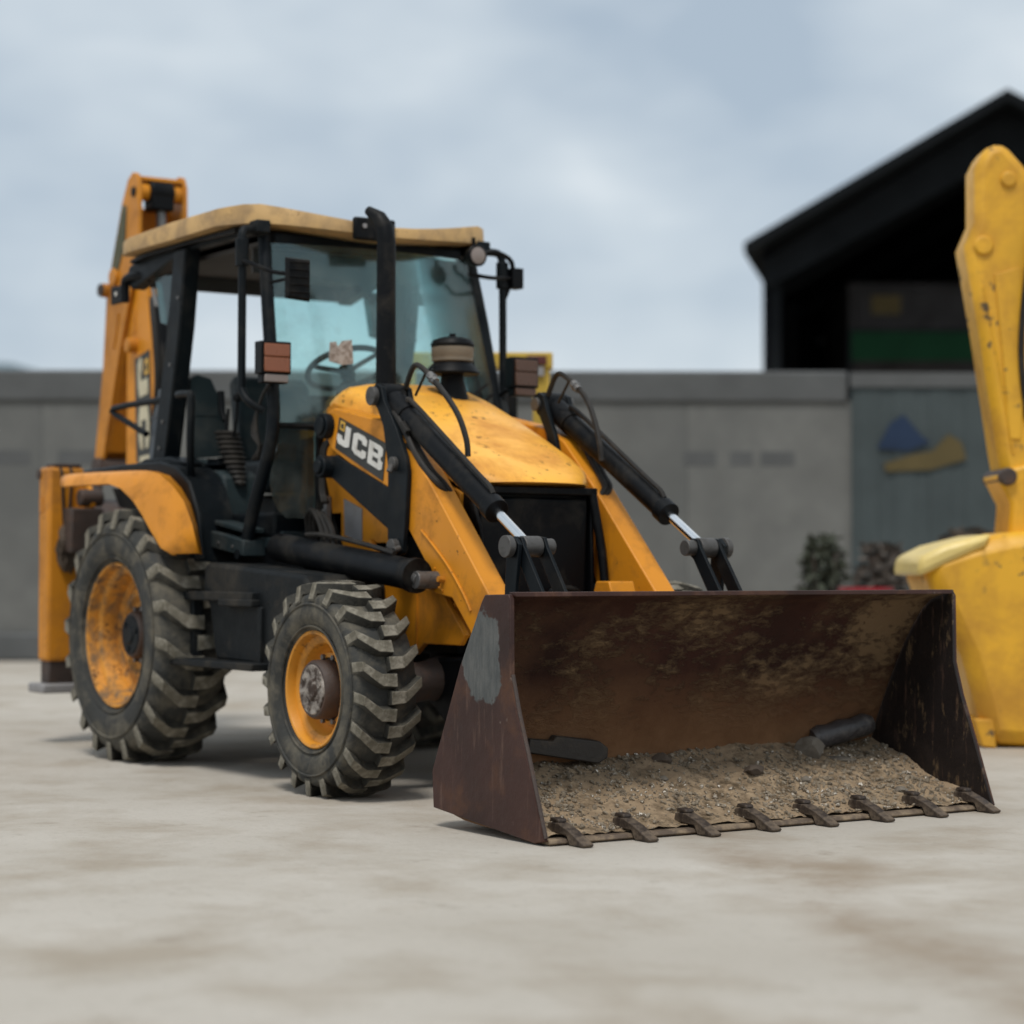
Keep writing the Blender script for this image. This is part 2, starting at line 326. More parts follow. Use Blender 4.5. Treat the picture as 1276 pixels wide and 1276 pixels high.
# ---- wheels
def make_wheel(name, Rl, Rb, hw, rs, rr, nl, rimmat, depth, hub_r, hub_out, front):
    # local: y = axle axis, outer face towards -y
    g = {}
    prof = [(rr-.005, hw*.80), (rr+.03, hw*.93), (lerp(rr, rs, .45), hw*1.04), (lerp(rr, rs, .8), hw*1.03), (rs, hw*.985), (rs+.012, hw*.99), (rs+.022, hw*.965),
            (lerp(rs, Rb, .6), hw*.90), (Rb-.012, hw*.72), (Rb, hw*.35), (Rb+.004, 0)]
    full = [(r, -a) for r, a in prof]+[(r, a) for r, a in prof[-2::-1]]
    t = B().lathe(full, (0, 0, 0), 'y', 80, False)
    # moulded rings on the side wall
    for rr_, w_ in ((lerp(rr, rs, .16), .004), (lerp(rr, rs, .93), .003)):
        aa = hw*(.955 if rr_ < lerp(rr, rs, .5) else 1.03)
        t.lathe([(rr_-.006, -aa+.004), (rr_-.002, -aa-w_), (rr_+.002, -aa-w_), (rr_+.006, -aa+.004)], (0, 0, 0), 'y', 80, False)
    g['tyre'] = t
    # rim
    d = depth; r = rr
    t = B().lathe([(r-.004, -hw*.80), (r+.002, -hw*.86), (r-.004, -hw*.89), (r-.014, -hw*.87), (r-.018, -hw*.80), (r-.024, -hw*.62), (r-.052, -hw*.57), (r-.058, -hw*.52), (r-.062, -hw+d-.018),
                   (r-.088, -hw+d), (r*.62, -hw+d-.030), (r*.545, -hw+d-.036), (r*.50, -hw+d-.008), (hub_r*.8, -hw+d-.010), (hub_r*.8, -hw+d+.03), (r-.05, -hw+d+.04), (r-.05, hw*.8), (r-.004, hw*.86), (r-.004, hw*.78), (r-.03, hw*.6), (r-.03, -hw*.4), (r-.008, -hw*.7)], (0, 0, 0), 'y', 72, False)
    g['rim'] = t
    hb = B().lathe([(.001, -hw+hub_out), (hub_r*.55, -hw+hub_out), (hub_r*.62, -hw+hub_out+.004), (hub_r*.92, -hw+hub_out+.006), (hub_r, -hw+hub_out+.02), (hub_r*1.02, -hw+d-.03), (hub_r*1.22, -hw+d-.022), (hub_r*1.24, -hw+d+.01), (.01, -hw+d+.03)], (0, 0, 0), 'y', 40, False)
    g['hub'] = hb
    return g
def lug_mesh(Rl, Rb, hw, rs, nl, s, wide):
    # s=-1 outer row, 1 inner row; path from the shoulder to past the centre; angle falls along the path
    P = math.pi*2/nl
    path = [(-1.01*hw, rs+.014, 0.06, .80), (-.93*hw, Rl-.008, -.02, .70), (-.50*hw, Rl, -.36, .80), (-.36*hw, Rl+.002, -.45, .84), (.10*hw, Rl+.003, -.47, .92)]
    b = B(); rings = []
    for i, (a, r, th, wd) in enumerate(path):
        a = a*(-s) ; thc = th*P; half = wide/Rl/2*wd*1.35
        rb = Rb-.015
        ht = half*.84; hb_ = half*1.22
        if i == 0: rb = r-.012
        ring = []
        for (rad, an) in ((rb, -hb_), (r, -ht), (r, ht), (rb, hb_)):
            an2 = thc+an; ring.append((rad*math.cos(an2), a, rad*math.sin(an2)))
        rings.append(ring)
    b.loft(rings)
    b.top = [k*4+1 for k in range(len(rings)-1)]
    return b
def wheel(name, loc, side, P):
    Rl, Rb, hw, rs, rr, nl, rimmat, depth, hub_r, hub_out, lugw = P
    w_ = bpy.data.objects.new(name, None); col.objects.link(w_); w_.parent = T_; w_.location = loc
    if side > 0: w_.rotation_euler = (0, 0, math.pi)
    key = name
    if key not in CACHE:
        g = make_wheel(name, Rl, Rb, hw, rs, rr, nl, rimmat, depth, hub_r, hub_out, True)
        CACHE[key] = dict(tyre=put('tyre', g['tyre'], 'tyre', w_).data, rim=put('rim', g['rim'], rimmat, w_, angle=50).data, hub=put('hub', g['hub'], 'hub', w_).data)
        CACHE[key]['nut'] = put('wheel_nut', B().cyl((hub_r*1.13, -hw+depth-.048, 0), (hub_r*1.13, -hw+depth-.02, 0), .013, seg=6), 'steel', w_).data
        for k in range(1, 10): put('wheel_nut', CACHE[key]['nut'], None, w_).rotation_euler = (0, k*math.pi/5, 0)
        cb = B().lathe([(.002, -hw+hub_out-.010), (hub_r*.34, -hw+hub_out-.010), (hub_r*.40, -hw+hub_out-.002), (hub_r*.82, -hw+hub_out), (hub_r*.86, -hw+hub_out+.008)], (0, 0, 0), 'y', 32, False)
        for k in range(3):
            a = k*math.pi*2/3+.3; q = hub_r*.60
            cb.cyl((q*math.cos(a), -hw+hub_out-.008, q*math.sin(a)), (q*math.cos(a), -hw+hub_out+.01, q*math.sin(a)), hub_r*.12, seg=7)
        CACHE[key]['cap'] = put('hub_cap', cb, 'worn' if 'front' in name else 'slate', w_).data
        for s in (-1, 1):
            lb = lug_mesh(Rl, Rb, hw, rs, nl, -s, lugw)
            CACHE[key]['lug%d' % s] = None
            for k in range(nl):
                me = CACHE[key]['lug%d' % s]
                o = put('tread_lug', lb if me is None else me, 'lug', w_, bevel=.004)
                CACHE[key]['lug%d' % s] = o.data
                th = (k+(.5 if s > 0 else 0))*2*math.pi/nl+.11
                o.rotation_euler = (0, -th, 0)
    else:
        c = CACHE[key]
        for n_, k_ in (('tyre', 'tyre'), ('rim', 'rim'), ('hub', 'hub'), ('hub_cap', 'cap')): put(n_, c[k_], None, w_)
        for k in range(10): put('wheel_nut', c['nut'], None, w_).rotation_euler = (0, k*math.pi/5, 0)
        for s in (-1, 1):
            for k in range(nl):
                o = put('tread_lug', c['lug%d' % s], None, w_, bevel=.004)
                o.rotation_euler = (0, -(k+(.5 if s > 0 else 0))*2*math.pi/nl-.11, 0)
                if side > 0: o.rotation_euler = (0, (k+(.5 if s > 0 else 0))*2*math.pi/nl+.11, 0)
    return w_
CACHE = {}
REAR = (.668, .628, .205, .548, .381, 20, 'rimmud', .20, .125, .110, .072)
FRONT = (.484, .445, .155, .3905, .262, 20, 'rim', .135, .132, .010, .056)
wheel('rear_wheel', (0, -.855, .662), -1, REAR); wheel('rear_wheel', (0, .855, .662), 1, REAR)
wheel('front_wheel', (2.158, -.892, .477), -1, FRONT); wheel('front_wheel', (2.158, .892, .477), 1, FRONT)

# ---- chassis
ch = put('chassis_frame', B().box(-.9, 2.3, -.36, -.24, .62, .86).box(-.9, 2.3, .24, .36, .62, .86).box(-.25, .25, -.66, .66, .56, .78).box(-.5, 1.1, -.4, .4, .5, 1.1).box(.2, 1.3, -.62, -.3, .86, 1.13).box(.2, 1.3, .3, .62, .86, 1.13), 'black', T_, bevel=.012)
put('front_axle', B().tube([(2.158, -.72, .47), (2.158, -.45, .50), (2.158, -.2, .52), (2.158, .2, .52), (2.158, .45, .5), (2.158, .72, .47)], [.10, .09, .14, .14, .09, .10], 14), 'hub', T_)
put('axle_bracket', B().box(1.95, 2.36, -.3, .3, .48, .76).prism([(2.05, .60), (2.40, .62), (2.62, .50), (2.62, .30), (2.3, .28), (2.08, .42)], -.40, .40), 'black', T_, bevel=.02)
put('rear_axle', B().tube([(0, -.74, .66), (0, -.5, .66), (0, -.3, .68), (0, .3, .68), (0, .5, .66), (0, .74, .66)], [.13, .12, .2, .2, .12, .13], 16), 'hub', T_)
nf = put('nose_frame', B().prism([(1.62, 1.16), (1.79, .99), (2.29, .90), (2.48, .72), (2.44, .67), (2.13, .67), (2.05, .615), (1.90, .70), (1.70, .74)], -.435, -.405)
         .prism([(1.62, 1.16), (1.79, .99), (2.29, .90), (2.48, .72), (2.44, .67), (2.13, .67), (2.05, .615), (1.90, .70), (1.70, .74)], .405, .435)
         .box(2.30, 2.34, -.40, .40, .70, .86), 'yellow', T_, bevel=.006)
put('frame_seam', B().box(2.06, 2.075, -.440, -.434, .66, .92), 'orange', nf)
# loader towers behind the arms, yellow
tw = [(1.10, 1.80), (1.20, 1.84), (1.44, 1.78), (1.74, 1.40), (1.74, .78), (1.52, .74), (1.40, .98), (1.19, 1.30), (1.10, 1.56)]
for s in (-1, 1):
    t = put('loader_tower', B().prism(tw, s*.40, s*.375), 'yellow', T_, bevel=.004)
    if s < 0:
        put('data_plate', B().prism([(1.32, 1.36), (1.50, 1.305), (1.50, 1.14), (1.33, 1.18)], -.404, -.4), 'label', t)
        put('slotted_bracket', B().prism([(1.16, 1.38), (1.195, 1.37), (1.195, 1.10), (1.165, 1.11)], -.43, -.403).box(1.155, 1.20, -.436, -.43, 1.30, 1.31).box(1.155, 1.20, -.436, -.43, 1.20, 1.21), 'label', t, bevel=.003)
put('crossbeam', B().box(1.60, 1.74, -.40, .40, .95, 1.15).box(1.15, 1.3, -.40, .40, 1.1, 1.3), 'black', T_, bevel=.01)
# engine bay, dark body under the bonnet
put('engine_bay', B().prism([(1.22, 1.66), (2.10, 1.40), (2.40, 1.34), (2.38, .80), (1.75, .70), (1.2, .8)], -.30, .30), 'black', T_, bevel=.01)

# ---- tank and step on the right-hand side
for s in (-1, 1):
    tk = put('side_tank' if s > 0 else 'fuel_tank', B().prism([(.74, 1.03), (.79, 1.045), (1.78, .985), (1.84, .93), (1.84, .57), (1.78, .54), (.88, .56), (.86, .60), (.80, .82), (.73, .90)], s*.88, s*.46), 'tank', T_, bevel=.02)
    put('step_bracket', B().box(.55, 1.34, min(s*.92, s*.86), max(s*.92, s*.86), .855, .90).box(1.0, 1.36, min(s*.93, s*.85), max(s*.93, s*.85), .83, .865), 'tank', tk, bevel=.006)
    put('step_tread', B().box(.55, 1.50, min(s*1.0, s*.80), max(s*1.0, s*.80), .53, .565).box(.62, .66, min(s*.9, s*.84), max(s*.9, s*.84), .56, .86).box(1.36, 1.4, min(s*.9, s*.84), max(s*.9, s*.84), .56, .83), 'tank', tk, bevel=.006)
put('filler_cap', B().lathe([(.001, .012), (.022, .010), (.028, 0), (.02, -.02)], (1.144, -.60, 1.112), 'z', 20), 'chrome', T_)

# ---- loader arms
arm_o = [(1.345, 1.735), (1.36, 1.785), (1.42, 1.795), (1.90, 1.705), (2.06, 1.635), (2.30, 1.415), (2.805, .90), (2.95, .76), (3.05, .62), (3.20, .42), (3.12, .36),
         (2.78, .58), (2.645, .745), (2.50, .885), (2.35, .905), (2.30, 1.02), (2.12, 1.20), (2.03, 1.30), (1.98, 1.355), (1.62, 1.50), (1.385, 1.60), (1.345, 1.66)]
def quadmap(TL, TR, BR, BL, u, v):
    a = [lerp(TL[i], TR[i], u) for i in (0, 1)]; c = [lerp(BL[i], BR[i], u) for i in (0, 1)]
    return (lerp(c[0], a[0], v), lerp(c[1], a[1], v))
# letters as non-overlapping pieces in (u, v), v up
LET = {
 'J': [[(.13, .22), (.20, .22), (.28, .30), (.28, .86), (.175, .86), (.175, .42), (.165, .40)], [(.13, .22), (.165, .40), (.125, .40), (.115, .43), (.115, .50), (.02, .50), (.02, .32), (.06, .22)]],
 'C': [[(.42, .86), (.345, .78), (.345, .30), (.42, .22), (.44, .38), (.44, .70)], [(.42, .86), (.44, .70), (.53, .70), (.57, .86)], [(.42, .22), (.57, .22), (.53, .38), (.44, .38)],
       [(.57, .86), (.53, .70), (.54, .68), (.54, .62), (.63, .62), (.63, .78)], [(.57, .22), (.63, .30), (.63, .46), (.54, .46), (.54, .40), (.53, .38)]],
 'B': [[(.675, .22), (.765, .22), (.765, .86), (.675, .86)], [(.765, .86), (.765, .72), (.86, .72), (.91, .86)], [(.765, .61), (.765, .49), (.93, .49), (.93, .58), (.86, .61)], [(.765, .36), (.765, .22), (.92, .22), (.87, .36)],
       [(.91, .86), (.86, .72), (.87, .70), (.87, .63), (.86, .61), (.93, .58), (.96, .62), (.96, .80)], [(.92, .22), (.97, .29), (.97, .45), (.93, .49), (.87, .47), (.88, .45), (.88, .38), (.87, .36)]],
}
def sign(parent, Q, y, s, m_letter, flipu=False):
    q = lambda u, v: quadmap(*Q, (1-u) if flipu else u, v)
    put('sign_panel', B().prism([q(0, 0), q(1, 0), q(1, 1), q(0, 1)], y, y+s*.003), 'decal', parent)
    for L in 'JCB':
        b = B()
        for poly in LET[L]: b.prism([q(*p) for p in poly], y+s*.0032, y+s*.006)
        put('letter', b, m_letter, parent, smooth=False)
    put('logo_square', B().prism([q(.05, .66), q(.15, .66), q(.15, .94), q(.05, .94)], y+s*.0032, y+s*.006), 'logoy', parent)
    put('logo_mark', B().prism([q(.075, .74), q(.125, .72), q(.125, .86), q(.105, .88), q(.075, .84)], y+s*.0062, y+s*.0075), 'decal', parent)
for s in (-1, 1):
    y0, y1 = s*.40, s*.515
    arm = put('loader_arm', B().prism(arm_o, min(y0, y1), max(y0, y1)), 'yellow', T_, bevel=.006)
    sign(arm, ((1.478, 1.748), (1.925, 1.60), (1.895, 1.425), (1.437, 1.60)), s*.516, s, 'white', s > 0)
    # pressed weld lines on the arm side
    put('weld_line', B().tube([(2.24, s*.517, 1.19), (2.36, s*.517, 1.11), (2.48, s*.517, 1.02), (2.60, s*.517, .905), (2.66, s*.517, .83)], .0065, 6, 4), 'yellow', arm)
    put('weld_line', B().tube([(2.36, s*.517, 1.02), (2.345, s*.517, .985), (2.37, s*.517, .945), (2.43, s*.517, .915)], .0065, 6, 4), 'yellow', arm)
    bs = put('arm_pivot', B().cyl((1.365, s*.38, 1.71), (1.365, s*.56, 1.71), .062).cyl((1.365, s*.56, 1.71), (1.365, s*.575, 1.71), .045), 'slate', arm, bevel=.004)
    # lower link beam, black, under the arm
    put('levelling_link', B().prism([(1.40, 1.555), (1.46, 1.565), (2.02, 1.37), (2.06, 1.16), (1.98, 1.19), (1.42, 1.455)], min(s*.53, s*.43), max(s*.53, s*.43)).cyl((1.395, s*.40, 1.51), (1.395, s*.585, 1.51), .055).cyl((1.395, s*.58, 1.51), (1.395, s*.60, 1.51), .035), 'slate', T_, bevel=.006)
    lv = put('bell_crank', B().prism([(1.83, 1.865), (1.875, 1.885), (1.92, 1.865), (1.945, 1.80), (2.06, 1.66), (2.14, 1.53), (2.16, 1.46), (2.14, 1.21), (2.12, 1.09), (2.04, 1.06), (1.985, 1.16), (1.985, 1.49), (1.94, 1.68), (1.85, 1.82)], min(s*.545, s*.52), max(s*.545, s*.52))
             .prism([(1.83, 1.865), (1.875, 1.885), (1.92, 1.865), (1.945, 1.80), (2.02, 1.66), (2.06, 1.53), (2.0, 1.50), (1.94, 1.68), (1.85, 1.82)], min(s*.40, s*.375), max(s*.40, s*.375)), 'slate', T_, bevel=.004)
    put('pivot_pin', B().cyl((1.865, s*.36, 1.825), (1.865, s*.56, 1.825), .034).cyl((1.865, s*.545, 1.825), (1.865, s*.572, 1.825), .045), 'pin', lv, bevel=.003)
    put('pivot_pin', B().cyl((2.05, s*.5, 1.50), (2.05, s*.565, 1.50), .033).cyl((2.06, s*.565, 1.495), (2.06, s*.58, 1.46), .016, seg=10), 'pin', lv, bevel=.003)
    put('pivot_pin', B().cyl((2.06, s*.5, 1.115), (2.06, s*.575, 1.115), .038).cyl((2.10, s*.545, 1.11), (2.10, s*.58, 1.10), .016, seg=10), 'pin', lv, bevel=.003)
    # tilt ram
    A = Vector((1.865, s*.462, 1.825)); Z = Vector((3.058, s*.475, 1.111)); d = (Z-A).normalized()
    n = d.cross(Vector((0, 1, 0))).normalized()
    if n.z < 0: n = -n
    L = (Z-A).length; ce = .775*L
    tr = put('tilt_ram', B().cyl(A+d*.03, A+d*ce, .050, seg=28).cyl(A+d*(ce-.05), A+d*(ce+.012), .057, seg=28).cyl(A+d*.05, A+d*.20, .058, seg=28).cyl(A-Vector((0, .055, 0)), A+Vector((0, .055, 0)), .062), 'black', T_, bevel=.003)
    put('piston_rod', B().cyl(A+d*ce, Z-d*.03, .022, seg=20), 'chrome', tr)
    put('rod_eye', B().cyl(Z-Vector((0, .045, 0)), Z+Vector((0, .045, 0)), .046), 'pin', tr, bevel=.003)
    put('oil_pipe', B().tube([A+d*.16+n*.055, A+d*.22+n*.075, A+d*.6*L+n*.066, A+d*.70*L+n*.066, A+d*.735*L+n*.05], .012, 8, 5), 'hose', tr)
    # hoses along the ram
    o1 = -s*.055
    put('hydraulic_hose', B().tube([A+Vector((.05, o1, .04)), A+Vector((.12, o1, .135)), A+Vector((.20, o1, .125)), A+Vector((.36, o1, .02)), A+Vector((.47, o1*1.4, -.10)), A+Vector((.53, o1*1.6, -.22)), A+Vector((.545, o1*1.6, -.30))], .0135, 8, 6), 'hose', tr)
    put('hose_fitting', B().cyl(A+Vector((.265, o1, .088)), A+Vector((.315, o1*1.05, .052)), .020, seg=8).cyl(A+Vector((.285, o1, .073)), A+Vector((.295, o1*1.05, .066)), .024, seg=6), 'steel', tr)
    put('hose_clip', B().tube([A+Vector((.14, o1, .0)), A+Vector((.24, o1, .11))], .007, 6), 'hose', tr)
    q = [A+d*.20-n*.05+Vector((0, s*.03, 0)), A+d*.30-n*.085+Vector((0, s*.035, 0)), A+d*.40-n*.085+Vector((0, s*.035, 0)), A+d*.52-n*.13+Vector((0, s*.02, 0)), A+d*.56-n*.20+Vector((0, 0, 0))]
    put('hydraulic_hose', B().tube(q, .017, 8, 5), 'hose', tr)
    put('hose_fitting', B().cyl(A+d*.17-n*.045+Vector((0, s*.03, 0)), A+d*.24-n*.062+Vector((0, s*.032, 0)), .021, seg=10), 'steel', tr)
    for k in range(2):
        q = [(1.93, s*(.505-k*.03), 1.74-k*.012), (2.00, s*(.515-k*.03), 1.735-k*.012), (2.09, s*(.515-k*.03), 1.65-k*.012), (2.17, s*(.51-k*.03), 1.55), (2.26, s*(.50-k*.03), 1.46), (2.33, s*(.48-k*.03), 1.40), (2.33, s*(.42-k*.02), 1.34)]
        put('hydraulic_hose', B().tube(q, .015, 8, 5), 'hose', tr)
    put('hose_clamp', B().hexa([(2.07, s*.535, 1.685), (2.12, s*.535, 1.635), (2.12, s*.455, 1.635), (2.07, s*.455, 1.685)], [(2.085, s*.535, 1.70), (2.14, s*.535, 1.65), (2.14, s*.455, 1.65), (2.085, s*.455, 1.70)]), 'hose', tr, bevel=.003)
    # front levers at the ram eye
    fl = put('tipping_lever', B().prism([(3.02, 1.13), (3.045, 1.155), (3.09, 1.15), (3.11, 1.11), (3.27, .89), (3.45, .62), (3.38, .58), (3.20, .86), (3.06, 1.06), (3.03, 1.08)], min(s*.425, s*.408), max(s*.425, s*.408))
             .prism([(3.02, 1.13), (3.045, 1.155), (3.09, 1.15), (3.11, 1.11), (3.27, .89), (3.45, .62), (3.38, .58), (3.20, .86), (3.06, 1.06), (3.03, 1.08)], min(s*.541, s*.524), max(s*.541, s*.524)).box(3.19, 3.21, min(s*.523, s*.426), max(s*.523, s*.426), .70, .86), 'slate', T_, bevel=.003)
    put('guide_link', B().prism([(3.02, 1.14), (3.07, 1.155), (3.11, 1.12), (3.08, .90), (3.06, .50), (2.98, .50), (3.0, .90), (3.01, 1.05)], min(s*.566, s*.546), max(s*.566, s*.546)), 'slate', fl, bevel=.003)
    put('pivot_pin', B().cyl((3.058, s*.36, 1.111), (3.058, s*.60, 1.111), .036).cyl((3.058, s*.575, 1.111), (3.058, s*.605, 1.111), .048), 'pin', fl, bevel=.003)
    # lift ram
    P0 = Vector((1.02, s*.60, 1.12)); P1 = Vector((2.33, s*.60, .985)); P2 = Vector((2.40, s*.58, .955))
    lr = put('lift_ram', B().cyl(P0, P1, .072, seg=24).cyl(P1-(P1-P0)*.02, P1+(P1-P0)*.012, .080, seg=24), 'black', T_, bevel=.003)
    put('rod_eye', B().cyl((2.365, s*.50, .965), (2.365, s*.625, .965), .040).cyl((2.34, s*.60, .975), (2.37, s*.60, .965), .035), 'steel', lr, bevel=.003)
    put('retaining_bolt', B().cyl((2.43, s*.51, .965), (2.43, s*.545, .97), .014, seg=8), 'orange', lr)
    for k in range(3):
        q = [(1.10+k*.03, s*.46, 1.10), (1.12+k*.04, s*.50, 1.26), (1.22+k*.05, s*.52, 1.30-k*.01), (1.36+k*.05, s*.55, 1.21), (1.47+k*.06, s*.60, 1.11)]
        put('hydraulic_hose', B().tube(q, .014, 8, 6), 'hose', lr)
    for k in range(2):
        put('hydraulic_hose', B().tube([(1.24+k*.03, s*.43, 1.66), (1.20+k*.03, s*.46, 1.60), (1.21+k*.03, s*.47, 1.40), (1.26+k*.03, s*.48, 1.34)], .012, 8, 6), 'hose', lr)
    put('oil_pipe', B().tube([(1.3, s*.60, 1.18), (1.5, s*.60, 1.175), (1.9, s*.60, 1.125), (2.14, s*.60, 1.085)], .012, 8, 3), 'hose', lr)
    # inner guards beside the radiator
    put('arm_guard', B().prism([(2.18, 1.43), (2.36, 1.36), (2.33, .92), (2.28, .80), (2.18, 1.0)], min(s*.385, s*.36), max(s*.385, s*.36)), 'orange' , T_, bevel=.004)
put('arm_cross_tube', B().cyl((2.92, -.40, .60), (2.92, .40, .60), .07), 'yellow', T_)
put('tow_lug', B().prism([(2.66, .96), (2.76, .96), (2.80, .86), (2.62, .86)], .16, .30), 'yellow', T_, bevel=.006)

# ---- bonnet
secs = [(1.09, 1.84, .36, .07, 1.70), (1.14, 1.895, .39, .085, 1.68), (1.24, 1.925, .395, .085, 1.67), (1.32, 1.922, .39, .085, 1.66), (1.50, 1.865, .375, .075, 1.62), (1.515, 1.852, .370, .075, 1.62), (1.53, 1.855, .374, .075, 1.62), (1.75, 1.765, .374, .07, 1.56), (2.0, 1.655, .370, .065, 1.49),
        (2.2, 1.56, .365, .055, 1.45), (2.34, 1.492, .358, .05, 1.41), (2.42, 1.45, .345, .04, 1.396), (2.455, 1.425, .335, .028, 1.392), (2.472, 1.408, .325, .014, 1.390)]
rows = []
for (x_, zt, hy, rc, zb) in secs:
    row = [(x_, -hy-.02, zb), (x_, -hy-.012, lerp(zb, zt-rc, .6)), (x_, -hy, zt-rc)]
    for k in range(1, 5):
        a = k*math.pi/8; row.append((x_, -hy+rc*1.3*(1-math.cos(a)), zt-rc+rc*math.sin(a)))
    for k in range(1, 10): yy = lerp(-hy+rc*1.3, hy-rc*1.3, k/10); row.append((x_, yy, zt+(.018 if x_ < 2.3 else .006)*(1-(yy/hy)**2)))
    row += [(p[0], -p[1], p[2]) for p in row[6::-1]]
    # plan curve at the nose
    if x_ > 2.3: row = [(px-.13*(abs(py)/hy)**5*((x_-2.3)/.175), py, pz) for px, py, pz in row]
    rows.append(row)
hb = B().sheet(rows)
hb.add(rows[-1], [tuple(range(len(rows[-1])))]); hb.add(rows[0], [tuple(range(len(rows[0])))[::-1]])
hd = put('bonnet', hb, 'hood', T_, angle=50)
# ---- radiator front
gr = put('radiator_housing', B().prism([(2.20, 1.42), (2.385, 1.385), (2.40, .84), (2.30, .80), (2.2, .80)], -.345, -.325).prism([(2.20, 1.42), (2.385, 1.385), (2.40, .84), (2.30, .80), (2.2, .80)], .325, .345)
         .box(2.34, 2.36, -.325, .325, .80, 1.38).box(2.28, 2.42, -.345, .345, 1.36, 1.395).box(2.30, 2.44, -.345, .345, .80, .84), 'black', T_, bevel=.006)
for k in range(30):
    yy = -.30+k*.60/29
    put('grille_bar', B().box(2.36, 2.372, yy-.0035, yy+.0035, .86, 1.345), 'greyp', gr)
put('grille_frame_tube', B().tube([(2.40, -.325, 1.37), (2.43, -.36, 1.1), (2.45, -.37, .85)], .022, 10, 4), 'black', gr)
put('grille_frame_tube', B().tube([(2.40, .325, 1.37), (2.43, .36, 1.1), (2.45, .37, .85)], .022, 10, 4), 'black', gr)
put('side_shield', B().prism([(2.16, 1.40), (2.42, 1.36), (2.50, 1.20), (2.53, .95), (2.50, .82), (2.20, .82)], -.365, -.35), 'black', gr, bevel=.02)
put('grille_pipe', B().tube([(2.43, .06, .88), (2.44, .08, .92), (2.44, .2, .92), (2.43, .24, .87)], .014, 8, 4), 'black', gr)

# ---- exhaust and air intake
ex = put('exhaust_stack', B().tube([(1.60, -.33, 1.84), (1.60, -.33, 2.3), (1.60, -.33, 2.60), (1.59, -.335, 2.67), (1.56, -.35, 2.72), (1.50, -.375, 2.765)], [.050, .047, .046, .046, .040, .022], 20), 'black', T_, angle=60)
ex2 = B().tube([(1.60, -.33, 2.66), (1.585, -.335, 2.70), (1.53, -.36, 2.752)], [.047, .043, .030], 18)
put('exhaust_collar', B().lathe([(.052, 0), (.075, .0), (.075, .02), (.052, .03)], (1.60, -.33, 1.835), 'z', 24, False), 'black', ex)
ai = put('air_cleaner', B().lathe([(.075, 0), (.085, .01), (.06, .11), (.055, .15)], (1.49, .12, 1.84), 'z', 32).lathe([(.06, 0), (.134, .0), (.137, .01), (.12, .035), (.10, .055), (.095, .06)], (1.49, .12, 1.985), 'z', 36), 'black', T_)
put('filter_bowl', B().lathe([(.092, 0), (.104, .008), (.103, .03), (.106, .035), (.106, .075), (.09, .085)], (1.49, .12, 2.045), 'z', 36), 'filter', ai)
put('filter_lid', B().lathe([(.108, 0), (.110, .012), (.098, .032), (.06, .045), (.001, .048)], (1.49, .12, 2.125), 'z', 36).lathe([(.016, 0), (.016, .025), (.001, .025)], (1.49, .12, 2.165), 'z', 12), 'black', ai)

# ---- cab
cab = put('cab_frame', B().box(.78, .88, -.56, .56, 2.64, 2.72), 'slate', T_, bevel=.01)
put('rear_roof_rail', B().box(-.56, -.46, -.66, .66, 2.655, 2.75), 'slate', cab, bevel=.01)
for s in (-1, 1):
    put('front_pillar', B().tube([(.85, s*.70, 1.11), (.90, s*.70, 1.25), (1.0, s*.70, 1.44), (1.085, s*.695, 1.60), (1.10, s*.68, 1.74), (1.05, s*.66, 1.94), (.96, s*.64, 2.32), (.86, s*.612, 2.70)], .034, 8, 3), 'slate', cab, angle=60)
for s in (-1, 1):
    a = [(.035, 2.70), (.20, 2.70), (.155, 2.35), (-.05, 1.58), (-.28, 1.58), (-.13, 2.1)]
    put('rear_pillar', B().prism([(.05, 2.71), (.195, 2.71), (.13, 2.30), (-.055, 1.56), (-.225, 1.56), (-.05, 2.2)], min(s*.735, s*.64), max(s*.735, s*.64)), 'slate', cab, bevel=.012)
    put('roof_rail', B().prism([(-.66, 2.62), (-.60, 2.70), (-.3, 2.755), (.95, 2.765), (.95, 2.70), (.2, 2.70), (-.1, 2.665), (-.56, 2.565)], min(s*.70, s*.62), max(s*.70, s*.62)), 'slate', cab, bevel=.008)
    put('rear_quarter_window', B().prism([(-.347, 2.616), (-.09, 2.60), (-.188, 2.336), (-.271, 2.357)], s*.66, s*.654), 'glassd', cab)
put('rear_header', B().box(-.545, -.505, -.60, .60, 2.58, 2.665), 'lining', cab)
